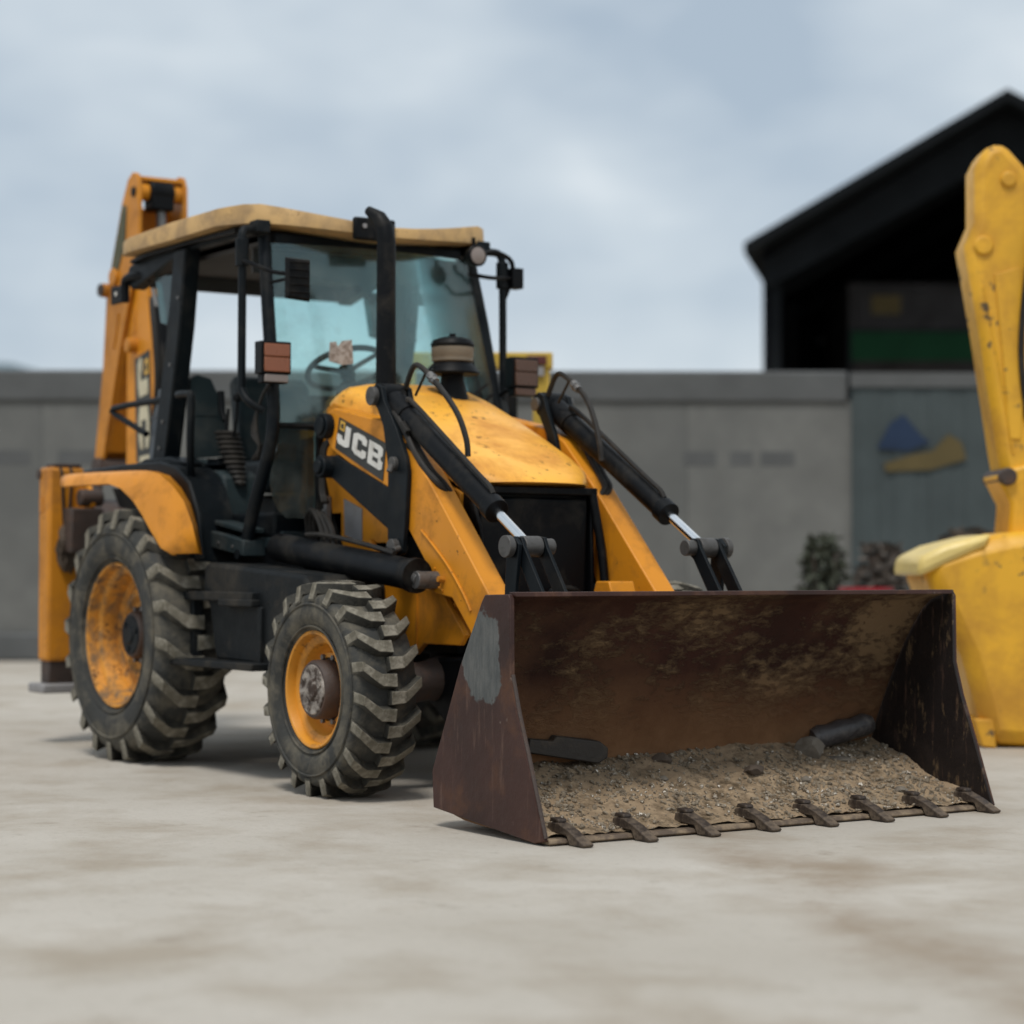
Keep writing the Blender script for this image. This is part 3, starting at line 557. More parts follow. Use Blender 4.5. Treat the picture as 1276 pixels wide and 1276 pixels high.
for s in (-1, 1):
    put('rear_side_panel', B().prism([(-.16, 2.0), (-.285, 1.99), (-.30, 1.93), (-.36, 1.84), (-.40, 1.62), (-.42, 1.56), (-.10, 1.56)], min(s*.665, s*.64), max(s*.665, s*.64)).prism([(-.38, 1.835), (-.18, 1.835), (-.18, 1.843), (-.38, 1.843)], min(s*.668, s*.63), max(s*.668, s*.63)), 'greyp', cab, bevel=.004)
    # curved cab base over the wheel
    put('wheel_arch_panel', B().prism([(-.86, 1.535), (-.84, 1.565), (-.34, 1.576), (.175, 1.575), (.37, 1.54), (.525, 1.455), (.63, 1.29), (.685, 1.06), (.60, 1.06), (.52, 1.25), (.42, 1.38), (.28, 1.45), (.1, 1.50), (-.1, 1.51)], min(s*.865, s*.84), max(s*.865, s*.84)).prism([(-.80, 1.50), (-.84, 1.562), (-.34, 1.573), (.12, 1.572), (.28, 1.535), (.42, 1.44), (.52, 1.28), (.55, 1.04), (.45, 1.04), (.38, 1.25), (.28, 1.36), (-.1, 1.48)], min(s*.84, s*.60), max(s*.84, s*.60)).prism([(-.45, 1.576), (-.30, 1.61), (.02, 1.61), (.22, 1.565)], min(s*.74, s*.60), max(s*.74, s*.60)), 'slate', cab, bevel=.012)
    put('wheelhouse_wall', B().prism([(-1.0, 1.47), (-.2, 1.47), (.2, 1.40), (.3, 1.15), (-.3, 1.30), (-.9, 1.36)], min(s*.62, s*.60), max(s*.62, s*.60)), 'black', cab)
    # sill and lower body
    put('cab_sill', B().prism([(.39, 1.225), (.90, 1.155), (.90, 1.075), (.39, 1.14)], min(s*.74, s*.60), max(s*.74, s*.60)).prism([(.43, 1.275), (.86, 1.215), (.86, 1.19), (.43, 1.25)], min(s*.715, s*.60), max(s*.715, s*.60)), 'panel', cab, bevel=.006)
for k in range(3):
    put('bolt', B().cyl((.46+k*.16, -.738, 1.165-k*.02), (.46+k*.16, -.746, 1.165-k*.02), .009, seg=8), 'steel', cab)
for z_, x_ in ((2.45, .115), (2.1, .02), (1.80, -.07), (1.66, -.11)):
    put('bolt', B().cyl((x_, -.733, z_), (x_, -.742, z_), .010, seg=8), 'steel', cab)
put('cab_floor', B().box(-.45, 1.02, -.62, .62, 1.12, 1.17), 'panel', cab, bevel=.005)
put('front_bulkhead', B().box(1.02, 1.05, -.46, .60, 1.10, 1.72).box(1.02, 1.05, -.60, -.46, 1.10, 1.20), 'panel', cab, bevel=.005)
put('under_floor_tray', B().box(.45, 1.25, -.60, .60, 1.0, 1.10), 'black', cab, bevel=.01)
# windscreen, curved in plan, raked
rows = []
for zt in range(9):
    z_ = lerp(1.74, 2.66, zt/8); xb = 1.075 if z_ < 1.92 else lerp(1.075, .885, (z_-1.92)/.74)
    hy = lerp(.655, .60, zt/8)
    rows.append([(xb+.09*(1-(k/8-1)**2*1.0) if False else xb+.10*(1-((k-8)/8)**2), (k-8)/8*hy, z_) for k in range(17)])
put('windscreen', B().sheet(rows), 'glass', cab, thick=.006).modifiers['s'].use_rim = False
put('windscreen_lower_frame', B().tube([(1.07, -.655, 1.725), (1.15, -.33, 1.725), (1.175, 0, 1.725), (1.15, .33, 1.725), (1.07, .655, 1.725)], .014, 8, 4), 'black', cab)
lg = [(-.65, 1.705), (-.44, 1.705), (-.44, 1.265), (-.60, 1.265), (-.645, 1.30), (-.675, 1.36), (-.69, 1.44), (-.68, 1.52), (-.655, 1.60)]
put('lower_front_glass', B().prism(lg, 1.085, 1.091, 'x'), 'glassd', cab)
put('lower_front_glass', B().prism([(-a, c) for a, c in lg], 1.085, 1.091, 'x'), 'glassd', cab)
for s in (-1, 1):
    put('lower_front_frame', B().box(1.07, 1.10, min(s*.43, s*.40), max(s*.43, s*.40), 1.16, 1.72), 'black', cab, bevel=.004)
# header visor inside the glass
put('roof_lining', B().prism([(-.50, 2.68), (.84, 2.68), (.84, 2.66), (-.50, 2.655)], -.60, .60), 'lining', cab)
put('sun_visor_lining', B().prism([(-.60, 2.655), (.60, 2.655), (.58, 2.55), (.30, 2.53), (.12, 2.50), (.08, 2.44), (.04, 2.50), (-.25, 2.53), (-.60, 2.53)], .70, .715, 'x'), 'lining', cab)
# door-side rails
for s in (-1, 1):
    t = put('grab_rail', B().tube([(.90, s*.64, 2.70), (.915, s*.73, 2.715), (.94, s*.775, 2.68), (.948, s*.778, 2.50), (.95, s*.78, 1.98), (.955, s*.78, 1.90), (1.0, s*.76, 1.84), (1.04, s*.70, 1.80)], .021, 10, 4), 'slate', cab)
    put('bracket_boss', B().cyl((.945, s*.778, 2.52), (.945, s*.778, 2.66), .034, seg=14), 'slate', t, bevel=.004)
    put('door_handle_rail', B().tube([(.13, s*.72, 1.93), (.22, s*.78, 1.925), (.36, s*.79, 1.92), (.395, s*.79, 1.89), (.375, s*.785, 1.65), (.30, s*.74, 1.42)], .021, 10, 5), 'slate', cab)
    put('rear_rail', B().tube([(-.16, s*.70, 1.925), (-.55, s*.72, 1.92), (-.74, s*.73, 1.91), (-.76, s*.73, 1.895), (-.70, s*.725, 1.87), (-.36, s*.70, 1.75)], .018, 8), 'slate', cab)
# lower door-frame curve, continues to the sill
put('door_check', B().lathe([(.012, -.01), (.026, -.008), (.026, .008), (.012, .01)], (.84, -.74, 1.085), 'y', 14), 'slate', cab)
# rear work-lamp bracket
wb = put('lamp_bracket', B().tube([(-.40, -.66, 2.615), (-.50, -.70, 2.635), (-.60, -.71, 2.63), (-.635, -.71, 2.60), (-.635, -.71, 2.50)], .026, 10, 4).box(-.80, -.62, -.725, -.705, 2.50, 2.60), 'black', cab, bevel=.006)
put('reflector', B().lathe([(.001, -.004), (.012, -.004), (.012, 0)], (-.72, -.726, 2.555), 'y', 14), 'white', wb)
# roof shell: rows along x
xsn = [-.56, -.52, -.40, -.15, .15, .45, .70, .88, 1.0, 1.08, 1.13, 1.14]
ysn = [-.80, -.792, -.77, -.72, -.65, -.55, -.45, -.35, -.25, -.12, 0, .12, .25, .35, .45, .55, .65, .72, .77, .792, .80]
def rtop(a): return 2.758+.094*min(1, a/.64)**1.6*(1-.12*max(0, a-.72)/.08)
rows_t, rows_b = [], []
for i, x_ in enumerate(xsn):
    rt_, rb_ = [], []
    k_ = max(0, (x_-.15)/.99)
    for yy in ysn:
        a = abs(yy); hy = 1 if x_ > -.4 else 1-.06*((-.4-x_)/.16)**2
        xx = x_-k_**1.6*(.235*(a/.65)**2.1+.10*max(0, (a-.70)/.10)**2)
        fr = 1 if i >= len(xsn)-1 else 0
        z_ = rtop(a)-.018*max(0, (.1-x_)/.66)-(.010 if i >= len(xsn)-1 else 0)-(.012 if a > .795 else 0)
        rt_.append((xx, yy*hy, z_))
        zb = lerp(2.745, 2.752, k_) if a > .60 or x_ < .8 else lerp(2.704, 2.752, (a/.62)**1.6)
        rb_.append((xx+.006, yy*hy*1.004, zb))
    rows_t.append(rt_); rows_b.append(rb_)
b = B(); nx = len(xsn); ny = 21
b.v = [p for r_ in rows_t for p in r_]+[p for r_ in rows_b for p in r_]
o_ = nx*ny
for i in range(nx-1):
    for j in range(ny-1):
        b.f.append((i*ny+j, i*ny+j+1, (i+1)*ny+j+1, (i+1)*ny+j)); b.f.append((o_+i*ny+j, o_+(i+1)*ny+j, o_+(i+1)*ny+j+1, o_+i*ny+j+1))
for i in range(nx-1):
    b.f.append((i*ny, (i+1)*ny, o_+(i+1)*ny, o_+i*ny)); b.f.append((i*ny+ny-1, o_+i*ny+ny-1, o_+(i+1)*ny+ny-1, (i+1)*ny+ny-1))
for j in range(ny-1):
    b.f.append((j, o_+j, o_+j+1, j+1)); i = nx-1; b.f.append((i*ny+j, i*ny+j+1, o_+i*ny+j+1, o_+i*ny+j))
rf = put('cab_roof', b, 'roofy', T_, bevel=.008, angle=45)
put('roof_underside', B().prism([(-.50, 2.72), (-.3, 2.735), (.4, 2.74), (.78, 2.735), (.78, 2.715), (.4, 2.72), (-.3, 2.715), (-.50, 2.70)], -.74, .74), 'black', rf)
put('sign_lamp', B().box(1.135, 1.17, -.26, -.02, 2.675, 2.79), 'black', rf, bevel=.012)
put('sign_bolt', B().cyl((1.168, -.205, 2.745), (1.177, -.205, 2.745), .012), 'label', rf)
for s in (1, -1):
    wl = put('work_lamp', B().lathe([(.02, -.07), (.05, -.05), (.058, 0), (.052, .006)], (1.10, s*.52, 2.66), 'x', 24).box(1.05, 1.07, s*.52-.006, s*.52+.006, 2.70, 2.76), 'black', rf) if s > 0 else None
    if wl: put('lamp_lens', B().lathe([(.001, .012), (.03, .011), (.050, .004)], (1.10, s*.52, 2.66), 'x', 24, False), 'lensdirty', wl)
# mirrors
mr = put('mirror', B().tube([(.95, -.785, 2.55), (1.03, -.78, 2.53), (1.16, -.72, 2.475), (1.25, -.66, 2.46)], .011, 8, 3).tube([(1.06, -.68, 2.435), (1.16, -.66, 2.44), (1.25, -.64, 2.44)], .008, 6), 'black', cab)
mb = B()
mb.hexa([(1.25, -.70, 2.335), (1.255, -.565, 2.325), (1.255, -.565, 2.535), (1.25, -.70, 2.54)], [(1.275, -.69, 2.345), (1.28, -.575, 2.335), (1.28, -.575, 2.525), (1.275, -.69, 2.53)])
for k in range(5): mb.box(1.274, 1.286, -.688, -.577, 2.365+k*.037, 2.371+k*.037)
put('mirror_shell', mb, 'black', mr, bevel=.006)
mr2 = put('mirror', B().tube([(.98, .60, 2.68), (1.02, .68, 2.70), (1.0, .80, 2.66), (.96, .82, 2.56), (.95, .78, 2.45)], .014, 8, 4).tube([(1.04, .50, 2.57), (1.06, .62, 2.555), (1.0, .76, 2.57), (.97, .83, 2.575)], .012, 8, 4).box(.93, 1.0, .81, .88, 2.52, 2.63), 'black', cab, bevel=.004)
put('mirror_shell', B().box(.60, .64, .42, .56, 2.44, 2.50).tube([(.62, .56, 2.47), (.74, .62, 2.47), (.78, .63, 2.40)], .012, 8), 'panel', mr2, bevel=.006)
# indicator lamps
for s in (-1, 1):
    yc = s*.735
    il = put('indicator_lamp', B().box(1.16, 1.235, yc-.082, yc+.082, 1.965, 2.125).box(1.17, 1.225, yc-.07, yc+.07, 1.92, 1.965).tube([(1.18, yc-s*.03, 1.97), (1.12, s*.70, 1.96), (1.06, s*.67, 1.92)], .013, 8), 'black', cab, bevel=.01)
    put('indicator_lens', B().box(1.234, 1.246, yc-.068, yc+.070, 2.05, 2.112), 'amber' if s < 0 else 'amberd', il, bevel=.004)
    put('indicator_lens', B().box(1.234, 1.246, yc-.068, yc+.070, 1.975, 2.046), 'amber' if s < 0 else 'amberd', il, bevel=.004)
    put('side_lens', B().box(1.222, 1.240, yc-.062, yc+.064, 1.925, 1.962), 'lensdirty' if s < 0 else 'amberd', il, bevel=.004)
# door remnants: cable bundle beside the A pillar
for k in range(3):
    put('cable', B().tube([(1.10, -.70, 1.93), (1.05, -.72, 1.86), (1.01-k*.02, -.73, 1.74-k*.02), (1.03, -.72, 1.62), (.98-k*.03, -.70, 1.56), (.95, -.66, 1.60+k*.02)], .009, 6, 5), 'hose', cab)
put('pale_rag', B().lathe([(.001, -.03), (.04, -.018), (.05, 0), (.03, .02), (.001, .03)], (.97, -.60, 1.62), 'x', 9), 'label', cab)
# wiper
put('wiper', B().tube([(1.19, .30, 1.80), (1.17, .42, 1.90), (1.13, .56, 1.98)], .008, 6).tube([(1.16, .38, 1.78), (1.12, .60, 1.93)], .008, 6).tube([(1.12, .555, 1.83), (1.07, .52, 2.05), (1.04, .50, 2.22)], .009, 6).tube([(1.10, .50, 1.85), (1.05, .47, 2.05), (1.03, .49, 2.20)], .006, 6), 'black', cab)
put('torn_sticker', B().prism([(-.405, 2.05), (-.40, 2.145), (-.365, 2.15), (-.355, 2.125), (-.33, 2.155), (-.275, 2.165), (-.265, 2.045), (-.33, 2.035)], 1.165, 1.168, 'x'), 'paper', cab)
put('hanger_hook', B().tube([(.30, .60, 2.43), (.30, .58, 2.40), (.30, .61, 2.38), (.30, .63, 2.39)], .007, 6, 3).tube([(.30, .60, 2.33), (.30, .575, 2.30), (.30, .605, 2.275), (.30, .63, 2.29)], .007, 6, 3), 'black', cab)

# interior
inn = put('seat', B().prism([(-.30, 1.62), (.12, 1.60), (.16, 1.54), (.12, 1.42), (-.30, 1.44)], -.20, .26).box(-.2, .1, -.12, .18, 1.17, 1.42), 'panel', T_, bevel=.03)
put('backrest', B().prism([(-.30, 1.60), (-.17, 1.60), (-.25, 2.05), (-.31, 2.10), (-.38, 2.06)], -.20, .26), 'panel', inn, bevel=.03)
put('side_shroud', B().prism([(-.62, 1.60), (-.62, 2.03), (-.58, 2.055), (-.50, 2.035), (-.43, 1.90), (-.405, 1.74), (-.41, 1.62)], -.02, .03, 'x').prism([(-.622, 1.835), (-.405, 1.835), (-.405, 1.84), (-.622, 1.84)], .03, .034, 'x'), 'panel', inn, bevel=.008)
cs = put('side_console', B().prism([(-.10, 1.61), (.05, 1.60), (.10, 1.56), (.16, 1.535), (.30, 1.53), (.36, 1.50), (.42, 1.24), (.10, 1.24), (-.05, 1.36), (-.12, 1.50)], -.59, -.38), 'panel', T_, bevel=.018)
put('storage_tray', B().box(.02, .26, -.57, -.44, 1.56, 1.575).box(.02, .03, -.57, -.44, 1.575, 1.60).box(.25, .26, -.57, -.44, 1.575, 1.60).box(.13, .14, -.57, -.44, 1.575, 1.60), 'slate', cs, bevel=.003)
put('floor_well', B().box(.42, .95, -.60, .55, 1.17, 1.30), 'slate', cs, bevel=.02)
# gaiter
prof = []
for k in range(23):
    t = k/22; r_ = lerp(.048, .072, math.sin(t*math.pi*.62)) * (1.0 if k % 2 else .80)
    if t < .45: r_ *= lerp(.62, 1, t/.45)
    prof.append((r_, t))
gx, gy = .29, -.50
gb = B(); rings = []
for r_, t in prof:
    z_ = lerp(1.45, 1.745, t); cx_ = lerp(gx+.10, gx-.07, t); rings.append([(cx_+r_*math.cos(a*math.pi/10), gy+r_*math.sin(a*math.pi/10), z_) for a in range(20)])
gb.loft(rings)
gt = put('lever_gaiter', gb, 'hose', cs)
put('gear_lever', B().tube([(.22, -.50, 1.74), (.20, -.50, 1.82)], .008, 8).tube([(.20, -.50, 1.80), (.165, -.50, 1.85), (.15, -.50, 1.96)], [.016, .019, .020], 10), 'black', cs)
put('gear_lever', B().tube([(.25, -.51, 1.74), (.26, -.51, 1.86)], [.006, .010], 8), 'black', cs)
put('gear_lever', B().tube([(.30, -.50, 1.70), (.335, -.50, 1.80), (.345, -.50, 1.90)], .009, 8, 3).lathe([(.001, -.027), (.02, -.018), (.026, 0), (.02, .018), (.001, .027)], (.347, -.50, 1.915), 'z', 14), 'black', cs)
# dashboard and wheel
db = put('dashboard', B().prism([(.80, 1.30), (.80, 1.93), (.86, 1.985), (1.02, 1.96), (1.05, 1.90), (1.05, 1.70), (.95, 1.30)], -.17, .42).prism([(.76, 1.60), (.78, 1.90), (.90, 1.90), (.90, 1.60)], -.36, -.18), 'slate', T_, bevel=.02)
sw = []
c0 = Vector((.66, -.02, 2.07)); ax = Vector((-.45, 0, .9)).normalized(); e1 = Vector((0, 1, 0)); e2 = ax.cross(e1)
sw = [c0+(e1*math.cos(k*math.pi/16)+e2*math.sin(k*math.pi/16))*.21 for k in range(33)]
sb = B().tube(sw, .016, 8)
for k in (5, 16, 27): sb.tube([c0-ax*.02, c0+(e1*math.cos(k*math.pi/16)+e2*math.sin(k*math.pi/16))*.19], .013, 6)
sb.cyl(c0-ax*.05, c0+ax*.01, .04)
st = put('steering_wheel', sb, 'black', T_)
put('steering_column', B().cyl(c0-ax*.05, (.84, -.02, 1.62), .035), 'black', st)

# ---- fenders
up_o = [(-.90, 1.530), (-.80, 1.535), (-.45, 1.533), (.02, 1.525), (.20, 1.520), (.37, 1.495), (.53, 1.43), (.66, 1.35), (.76, 1.23), (.83, 1.09)]
lo_o = [(-.80, 1.470), (-.72, 1.470), (-.45, 1.468), (-.14, 1.465), (.02, 1.435), (.18, 1.365), (.29, 1.29), (.40, 1.205), (.52, 1.12), (.65, 1.085)]
for s in (-1, 1):
    rows = []
    for (ux, uz), (lx, lz) in zip(up_o, lo_o):
        t = max(0, (ux)/.83)
        rows.append([(lx+.02, s*1.0, lz-.004), (lx, s*1.012, lz), (lerp(lx, ux, .35), s*1.0, lerp(lz, uz, .40)), (lerp(lx, ux, .72), s*.98, lerp(lz, uz, .80)), (ux, s*.955, uz), (ux-.14*t, s*.87, uz-.004), (ux-.32*t, s*.78, uz-.02), (ux-.50*t, s*.62, uz-.03)])
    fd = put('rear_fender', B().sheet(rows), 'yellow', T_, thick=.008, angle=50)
    put('fender_brace', B().box(-.75, -.1, min(s*.95, s*.62), max(s*.95, s*.62), 1.485, 1.50), 'hub', fd)

# ---- backhoe at the rear: carriage frame, stabilisers, boom, dipper
cf = put('rear_frame', B().box(-1.34, -1.18, -.58, .58, .55, 1.30).box(-1.2, -.6, -.5, .5, .55, 1.0).box(-1.40, -1.30, -.70, .70, 1.10, 1.24).box(-1.40, -1.30, -.70, .70, .62, .74), 'black', T_, bevel=.02)
put('muddy_fittings', B().box(-1.30, -1.16, -.80, -.60, 1.10, 1.36).cyl((-1.2, -.74, 1.42), (-1.2, -.60, 1.42), .05), 'hub', cf, bevel=.01)
for s in (-1, 1):
    yo, yi = s*.885, s*.66
    sl = put('stabiliser_leg', B().box(-1.46, -1.30, min(yo, yi), max(yo, yi), .47, 1.60), 'orange', T_, bevel=.022)
    put('inner_leg', B().box(-1.445, -1.315, min(yo, yi)+.015, max(yo, yi)-.015, .34, .48), 'hub', sl, bevel=.01)
    put('stabiliser_foot', B().box(-1.49, -1.25, min(s*.93, s*.60), max(s*.93, s*.60), .29, .345), 'label', sl, bevel=.012)
    put('leg_cap', B().box(-1.44, -1.31, min(yo, yi)+.04, max(yo, yi)-.02, 1.60, 1.62).cyl((-1.44, s*.86, 1.56), (-1.44, s*.895, 1.56), .03), 'hub', sl, bevel=.004)
    for k in range(2):
        put('hydraulic_hose', B().tube([(-1.33, s*(.81-.06*k), 1.60), (-1.285, s*(.81-.06*k), 1.56), (-1.285, s*(.80-.04*k), 1.36), (-1.28, s*(.79-.04*k), 1.25), (-1.26, s*(.74-.04*k), 1.18)], .009, 8, 5), 'hose', sl)
    put('carriage_lug', B().prism([(-1.38, 1.50), (-1.24, 1.50), (-1.16, 1.44), (-1.16, 1.38), (-1.24, 1.30), (-1.20, 1.24), (-1.38, 1.22)], min(s*.68, s*.65), max(s*.68, s*.65)), 'yellow', sl, bevel=.004)
    mk = B(); bm = bmesh.new(); bmesh.ops.create_icosphere(bm, subdivisions=3, radius=1)
    mk.add([Vector((-1.29+.05*v.co.x, s*.77+.07*v.co.y, 1.12+.13*v.co.z))*1+Vector((v.co.x*.05, v.co.y*.05, v.co.z*.04))*(noise.noise(v.co*2.5+Vector((s, 0, 0)))+.5*noise.noise(v.co*7)) for v in bm.verts], [tuple(q.index for q in f.verts) for f in bm.faces]); bm.free()
    put('mud_cake', mk, 'stoned', sl, angle=70)
    put('side_reflector', B().box(-1.43, -1.38, min(s*.890, s*.884), max(s*.890, s*.884), 1.34, 1.42), 'orange', sl)
    put('leg_bolt', B().cyl((-1.30, s*.74, .72), (-1.288, s*.74, .72), .016, seg=8), 'hub', sl)
kp = put('kingpost', B().prism([(-1.50, .70), (-1.34, .70), (-1.34, 1.30), (-1.40, 1.62), (-1.75, 1.66), (-1.78, 1.30), (-1.60, .95)], -.15, .15), 'orange', T_, bevel=.01)
# boom: tapered box, upright
bo = [(-1.92, 1.55), (-1.92, 2.22), (-1.93, 2.66), (-1.88, 2.84), (-1.80, 2.86), (-1.68, 2.80), (-1.62, 2.66), (-1.575, 2.47), (-1.48, 2.16), (-1.47, 1.65), (-1.50, 1.52)]
bm_ = put('boom', B().prism(bo, -.13, .03), 'yellow', T_, bevel=.008)
sign(bm_, ((-1.575, 2.345), (-1.50, 1.40), (-1.74, 1.40), (-1.79, 2.30)), -.131, -1, 'cream')
put('boom_pin', B().cyl((-1.79, -.19, 2.385), (-1.79, -.12, 2.385), .045).lathe([(.0, 0), (.025, 0)], (-1.79, -.191, 2.385), 'y', 14, False), 'orange', bm_, bevel=.006)
put('boom_slot', B().prism([(-1.815, 2.60), (-1.80, 2.62), (-1.785, 2.60), (-1.785, 2.47), (-1.815, 2.46)], -.136, -.130), 'orange', bm_, bevel=.002)
put('dipper_ram', B().cyl((-1.58, 0, 2.05), (-1.67, 0, 2.68), .075, seg=24).cyl((-1.45, -.08, 2.02), (-1.56, -.08, 2.60), .05), 'black', T_, bevel=.006)
rod = put('ram_rod', B().cyl((-1.67, 0, 2.68), (-1.735, .01, 3.27), .032, seg=16).tube([(-1.55, -.10, 2.60), (-1.60, -.10, 2.72), (-1.62, -.10, 2.84)], .014, 8).tube([(-1.52, -.05, 2.60), (-1.56, -.05, 2.74), (-1.60, -.04, 2.86)], .014, 8).tube([(-1.46, .0, 2.58), (-1.54, .0, 2.90)], .024, 8), 'steel', T_)
put('ram_rod_eye', B().cyl((-1.74, -.08, 3.335), (-1.74, .08, 3.335), .075, seg=24).box(-1.80, -1.67, -.075, .075, 3.22, 3.33), 'black', rod, bevel=.012)
for k in range(4):
    put('hydraulic_hose', B().tube([(-1.52+.0*k, -.12+.035*k, 1.9), (-1.46, -.13+.04*k, 2.15), (-1.50, -.13+.04*k, 2.42), (-1.56, -.12+.035*k, 2.60), (-1.60, -.10+.03*k, 2.66)], .022, 8, 4), 'hose', rod)
# dipper
dl = [(-1.77, 3.455), (-1.71, 3.44), (-1.675, 3.37), (-1.67, 3.02), (-1.82, 2.66), (-1.955, 2.35), (-2.19, 1.72), (-2.26, 1.60), (-2.34, 1.66), (-2.21, 2.27), (-2.16, 2.72), (-2.10, 2.88), (-1.93, 3.28), (-1.84, 3.42)]
dp = B()
for s in (-1, 1): dp.prism(dl, min(s*.165, s*.140), max(s*.165, s*.140))
dp.hexa([(-1.83, -.14, 2.66), (-2.18, -.14, 1.74), (-2.205, -.14, 1.75), (-1.855, -.14, 2.67)], [(-1.83, .14, 2.66), (-2.18, .14, 1.74), (-2.205, .14, 1.75), (-1.855, .14, 2.67)])
dp.hexa([(-1.90, -.14, 3.26), (-2.32, -.14, 1.70), (-2.30, -.14, 1.69), (-1.88, -.14, 3.25)], [(-1.90, .14, 3.26), (-2.32, .14, 1.70), (-2.30, .14, 1.69), (-1.88, .14, 3.25)])
dip = put('dipper', dp, 'orange', T_, bevel=.006)
put('head_cross_tube', B().cyl((-1.745, -.14, 3.335), (-1.745, .14, 3.335), .055, seg=24).box(-1.82, -1.70, -.14, .14, 3.40, 3.425), 'yellow', dip, bevel=.004)
put('head_pin', B().lathe([(.001, -.008), (.03, -.008), (.034, 0)], (-1.745, -.166, 3.33), 'y', 16, False), 'black', dip)
put('mossy_strip', B().prism([(-1.905, 3.27), (-1.845, 3.25), (-1.87, 3.02), (-1.98, 2.86), (-2.02, 2.76), (-2.10, 2.80), (-2.03, 2.99)], -.171, -.166), mat('mossy_grime', (.085, .085, .05), .9, dirt=(.16, .14, .09), damt=.8, dscale=20), dip)
put('dipper_boss', B().cyl((-2.02, -.19, 2.83), (-2.02, -.16, 2.83), .055), 'orange', dip, bevel=.006)
put('dipper_boss', B().cyl((-2.15, -.20, 2.76), (-2.15, -.16, 2.76), .045), 'orange', dip, bevel=.006)
put('head_rod', B().cyl((-2.15, -.215, 2.76), (-2.15, -.20, 2.76), .040), 'hub', dip)
put('pressed_rib', B().tube([(-1.96, -.168, 2.60), (-1.99, -.168, 2.50), (-2.03, -.168, 2.40), (-2.05, -.168, 2.39)], .007, 6, 3), 'orange', dip)
put('dipper_pivot', B().cyl((-2.24, -.20, 1.64), (-2.24, .20, 1.64), .07).box(-2.3, -2.18, -.19, -.17, 1.5, 1.7), 'hub', dip, bevel=.006)
bkp = []
put('rear_bucket', B().prism([(-1.85, 1.30), (-2.30, 1.45), (-2.60, 1.30), (-2.68, 1.0), (-2.55, .72), (-2.20, .62), (-1.95, .72), (-2.15, .80), (-2.38, .92), (-2.42, 1.08), (-2.30, 1.22), (-2.05, 1.22)], -.28, .28), 'hub', T_, bevel=.01)

# ---- front bucket
bk_prof = [(3.935, .918), (3.80, .905), (3.70, .78), (3.60, .625), (3.50, .42), (3.43, .27), (3.405, .17), (3.43, .09), (3.50, .05), (3.62, .035), (4.10, .020)]
rows = []
for (px, pz) in bk_prof:
    rows.append([(px+random.uniform(-.003, .003), lerp(-1.14, 1.14, k/24), pz+random.uniform(-.002, .003)) for k in range(25)])
bk = put('loader_bucket', B().sheet(rows), 'bucket', T_, thick=.02, angle=60, sub=1)
sp = [(3.745, .895), (3.765, .918), (3.925, .922), (3.938, .905), (3.942, .62), (3.985, .48), (4.05, .32), (4.165, .018), (4.10, .006), (3.395, .075), (3.385, .22), (3.59, .64)]
for s in (-1, 1):
    put('side_plate', B().prism(sp, s*1.14, s*1.162), 'bside', bk, bevel=.004)
put('wear_strip', B().tube([(3.945, -1.152, .62), (3.99, -1.152, .48), (4.055, -1.152, .32), (4.165, -1.152, .03)], .008, 6), 'hub', bk)
M['dusty'] = mat('dusty_edge_steel', (.10, .070, .048), .7, dirt=(.27, .20, .13), damt=.9, dscale=12, dthr=.44, bump=.3)
put('cutting_edge', B().prism([(4.02, .031), (4.165, .024), (4.175, .010), (4.165, .004), (4.02, .012)], -1.14, 1.14), 'dusty', bk, bevel=.003)
put('top_lip', B().prism([(3.90, .912), (3.90, .930), (3.945, .930), (3.948, .912)], -1.14, 1.14), 'bside', bk, bevel=.003)
tb = B()
tb.prism([(4.045, .040), (4.055, .075), (4.12, .078), (4.19, .055), (4.285, .012), (4.278, .002), (4.19, .004), (4.178, .028), (4.17, .036)], -.024, .024)
tb.prism([(4.055, .078), (4.065, .094), (4.115, .092), (4.12, .079)], -.020, .020)
tme = None
for k in range(8):
    o = put('bucket_tooth', tb if tme is None else tme, 'hub_t' if False else 'toothm' if 'toothm' in M else 'hub', bk, bevel=.004) if tme else None
    if not o:
        M['toothm'] = mat('dusty_tooth_steel', (.035, .024, .018), .6, .1, dirt=(.17, .125, .085), damt=.8, dscale=16, dthr=.47, bump=.4)
        o = put('bucket_tooth', tb, 'toothm', bk, bevel=.004); tme = o.data
    o.location = (0, lerp(-1.044, 1.05, k/7), 0)
    if k in (1, 2): o.rotation_euler = (0, 0, 0)

# ================================================================ LOAD IN THE BUCKET
def dz(x_, y_):
    t = (4.15-x_)/.75
    h = .030+.21*max(t, .0)**1.15*(1+.10*math.sin(y_*2.1+1)) + .03*max(0, y_)*t
    h += .022*noise.noise(Vector((x_*5, y_*5, 0)))*min(1, t*3)+.012*noise.noise(Vector((x_*16, y_*16, 3)))+.006*noise.noise(Vector((x_*45, y_*45, 5)))
    return h
NX, NY = 60, 190
rows = [[(lerp(3.36, 4.135, i/NX), lerp(-1.135, 1.135, j/NY), dz(lerp(3.36, 4.135, i/NX), lerp(-1.135, 1.135, j/NY))) for j in range(NY+1)] for i in range(NX+1)]
b = B().sheet(rows)
base = [(r_[0][0], y_, .02) for r_, y_ in ()]
hp = put('dirt_heap', b, 'dirt', kind='stuff')
hp['label'] = 'loose brown dirt lying along the bucket floor'; hp['category'] = 'dirt'
ico = bmesh.new(); bmesh.ops.create_icosphere(ico, subdivisions=1, radius=1)
iv = [v.co.copy() for v in ico.verts]; ifc = [tuple(v.index for v in f.verts) for f in ico.faces]; ico.free()
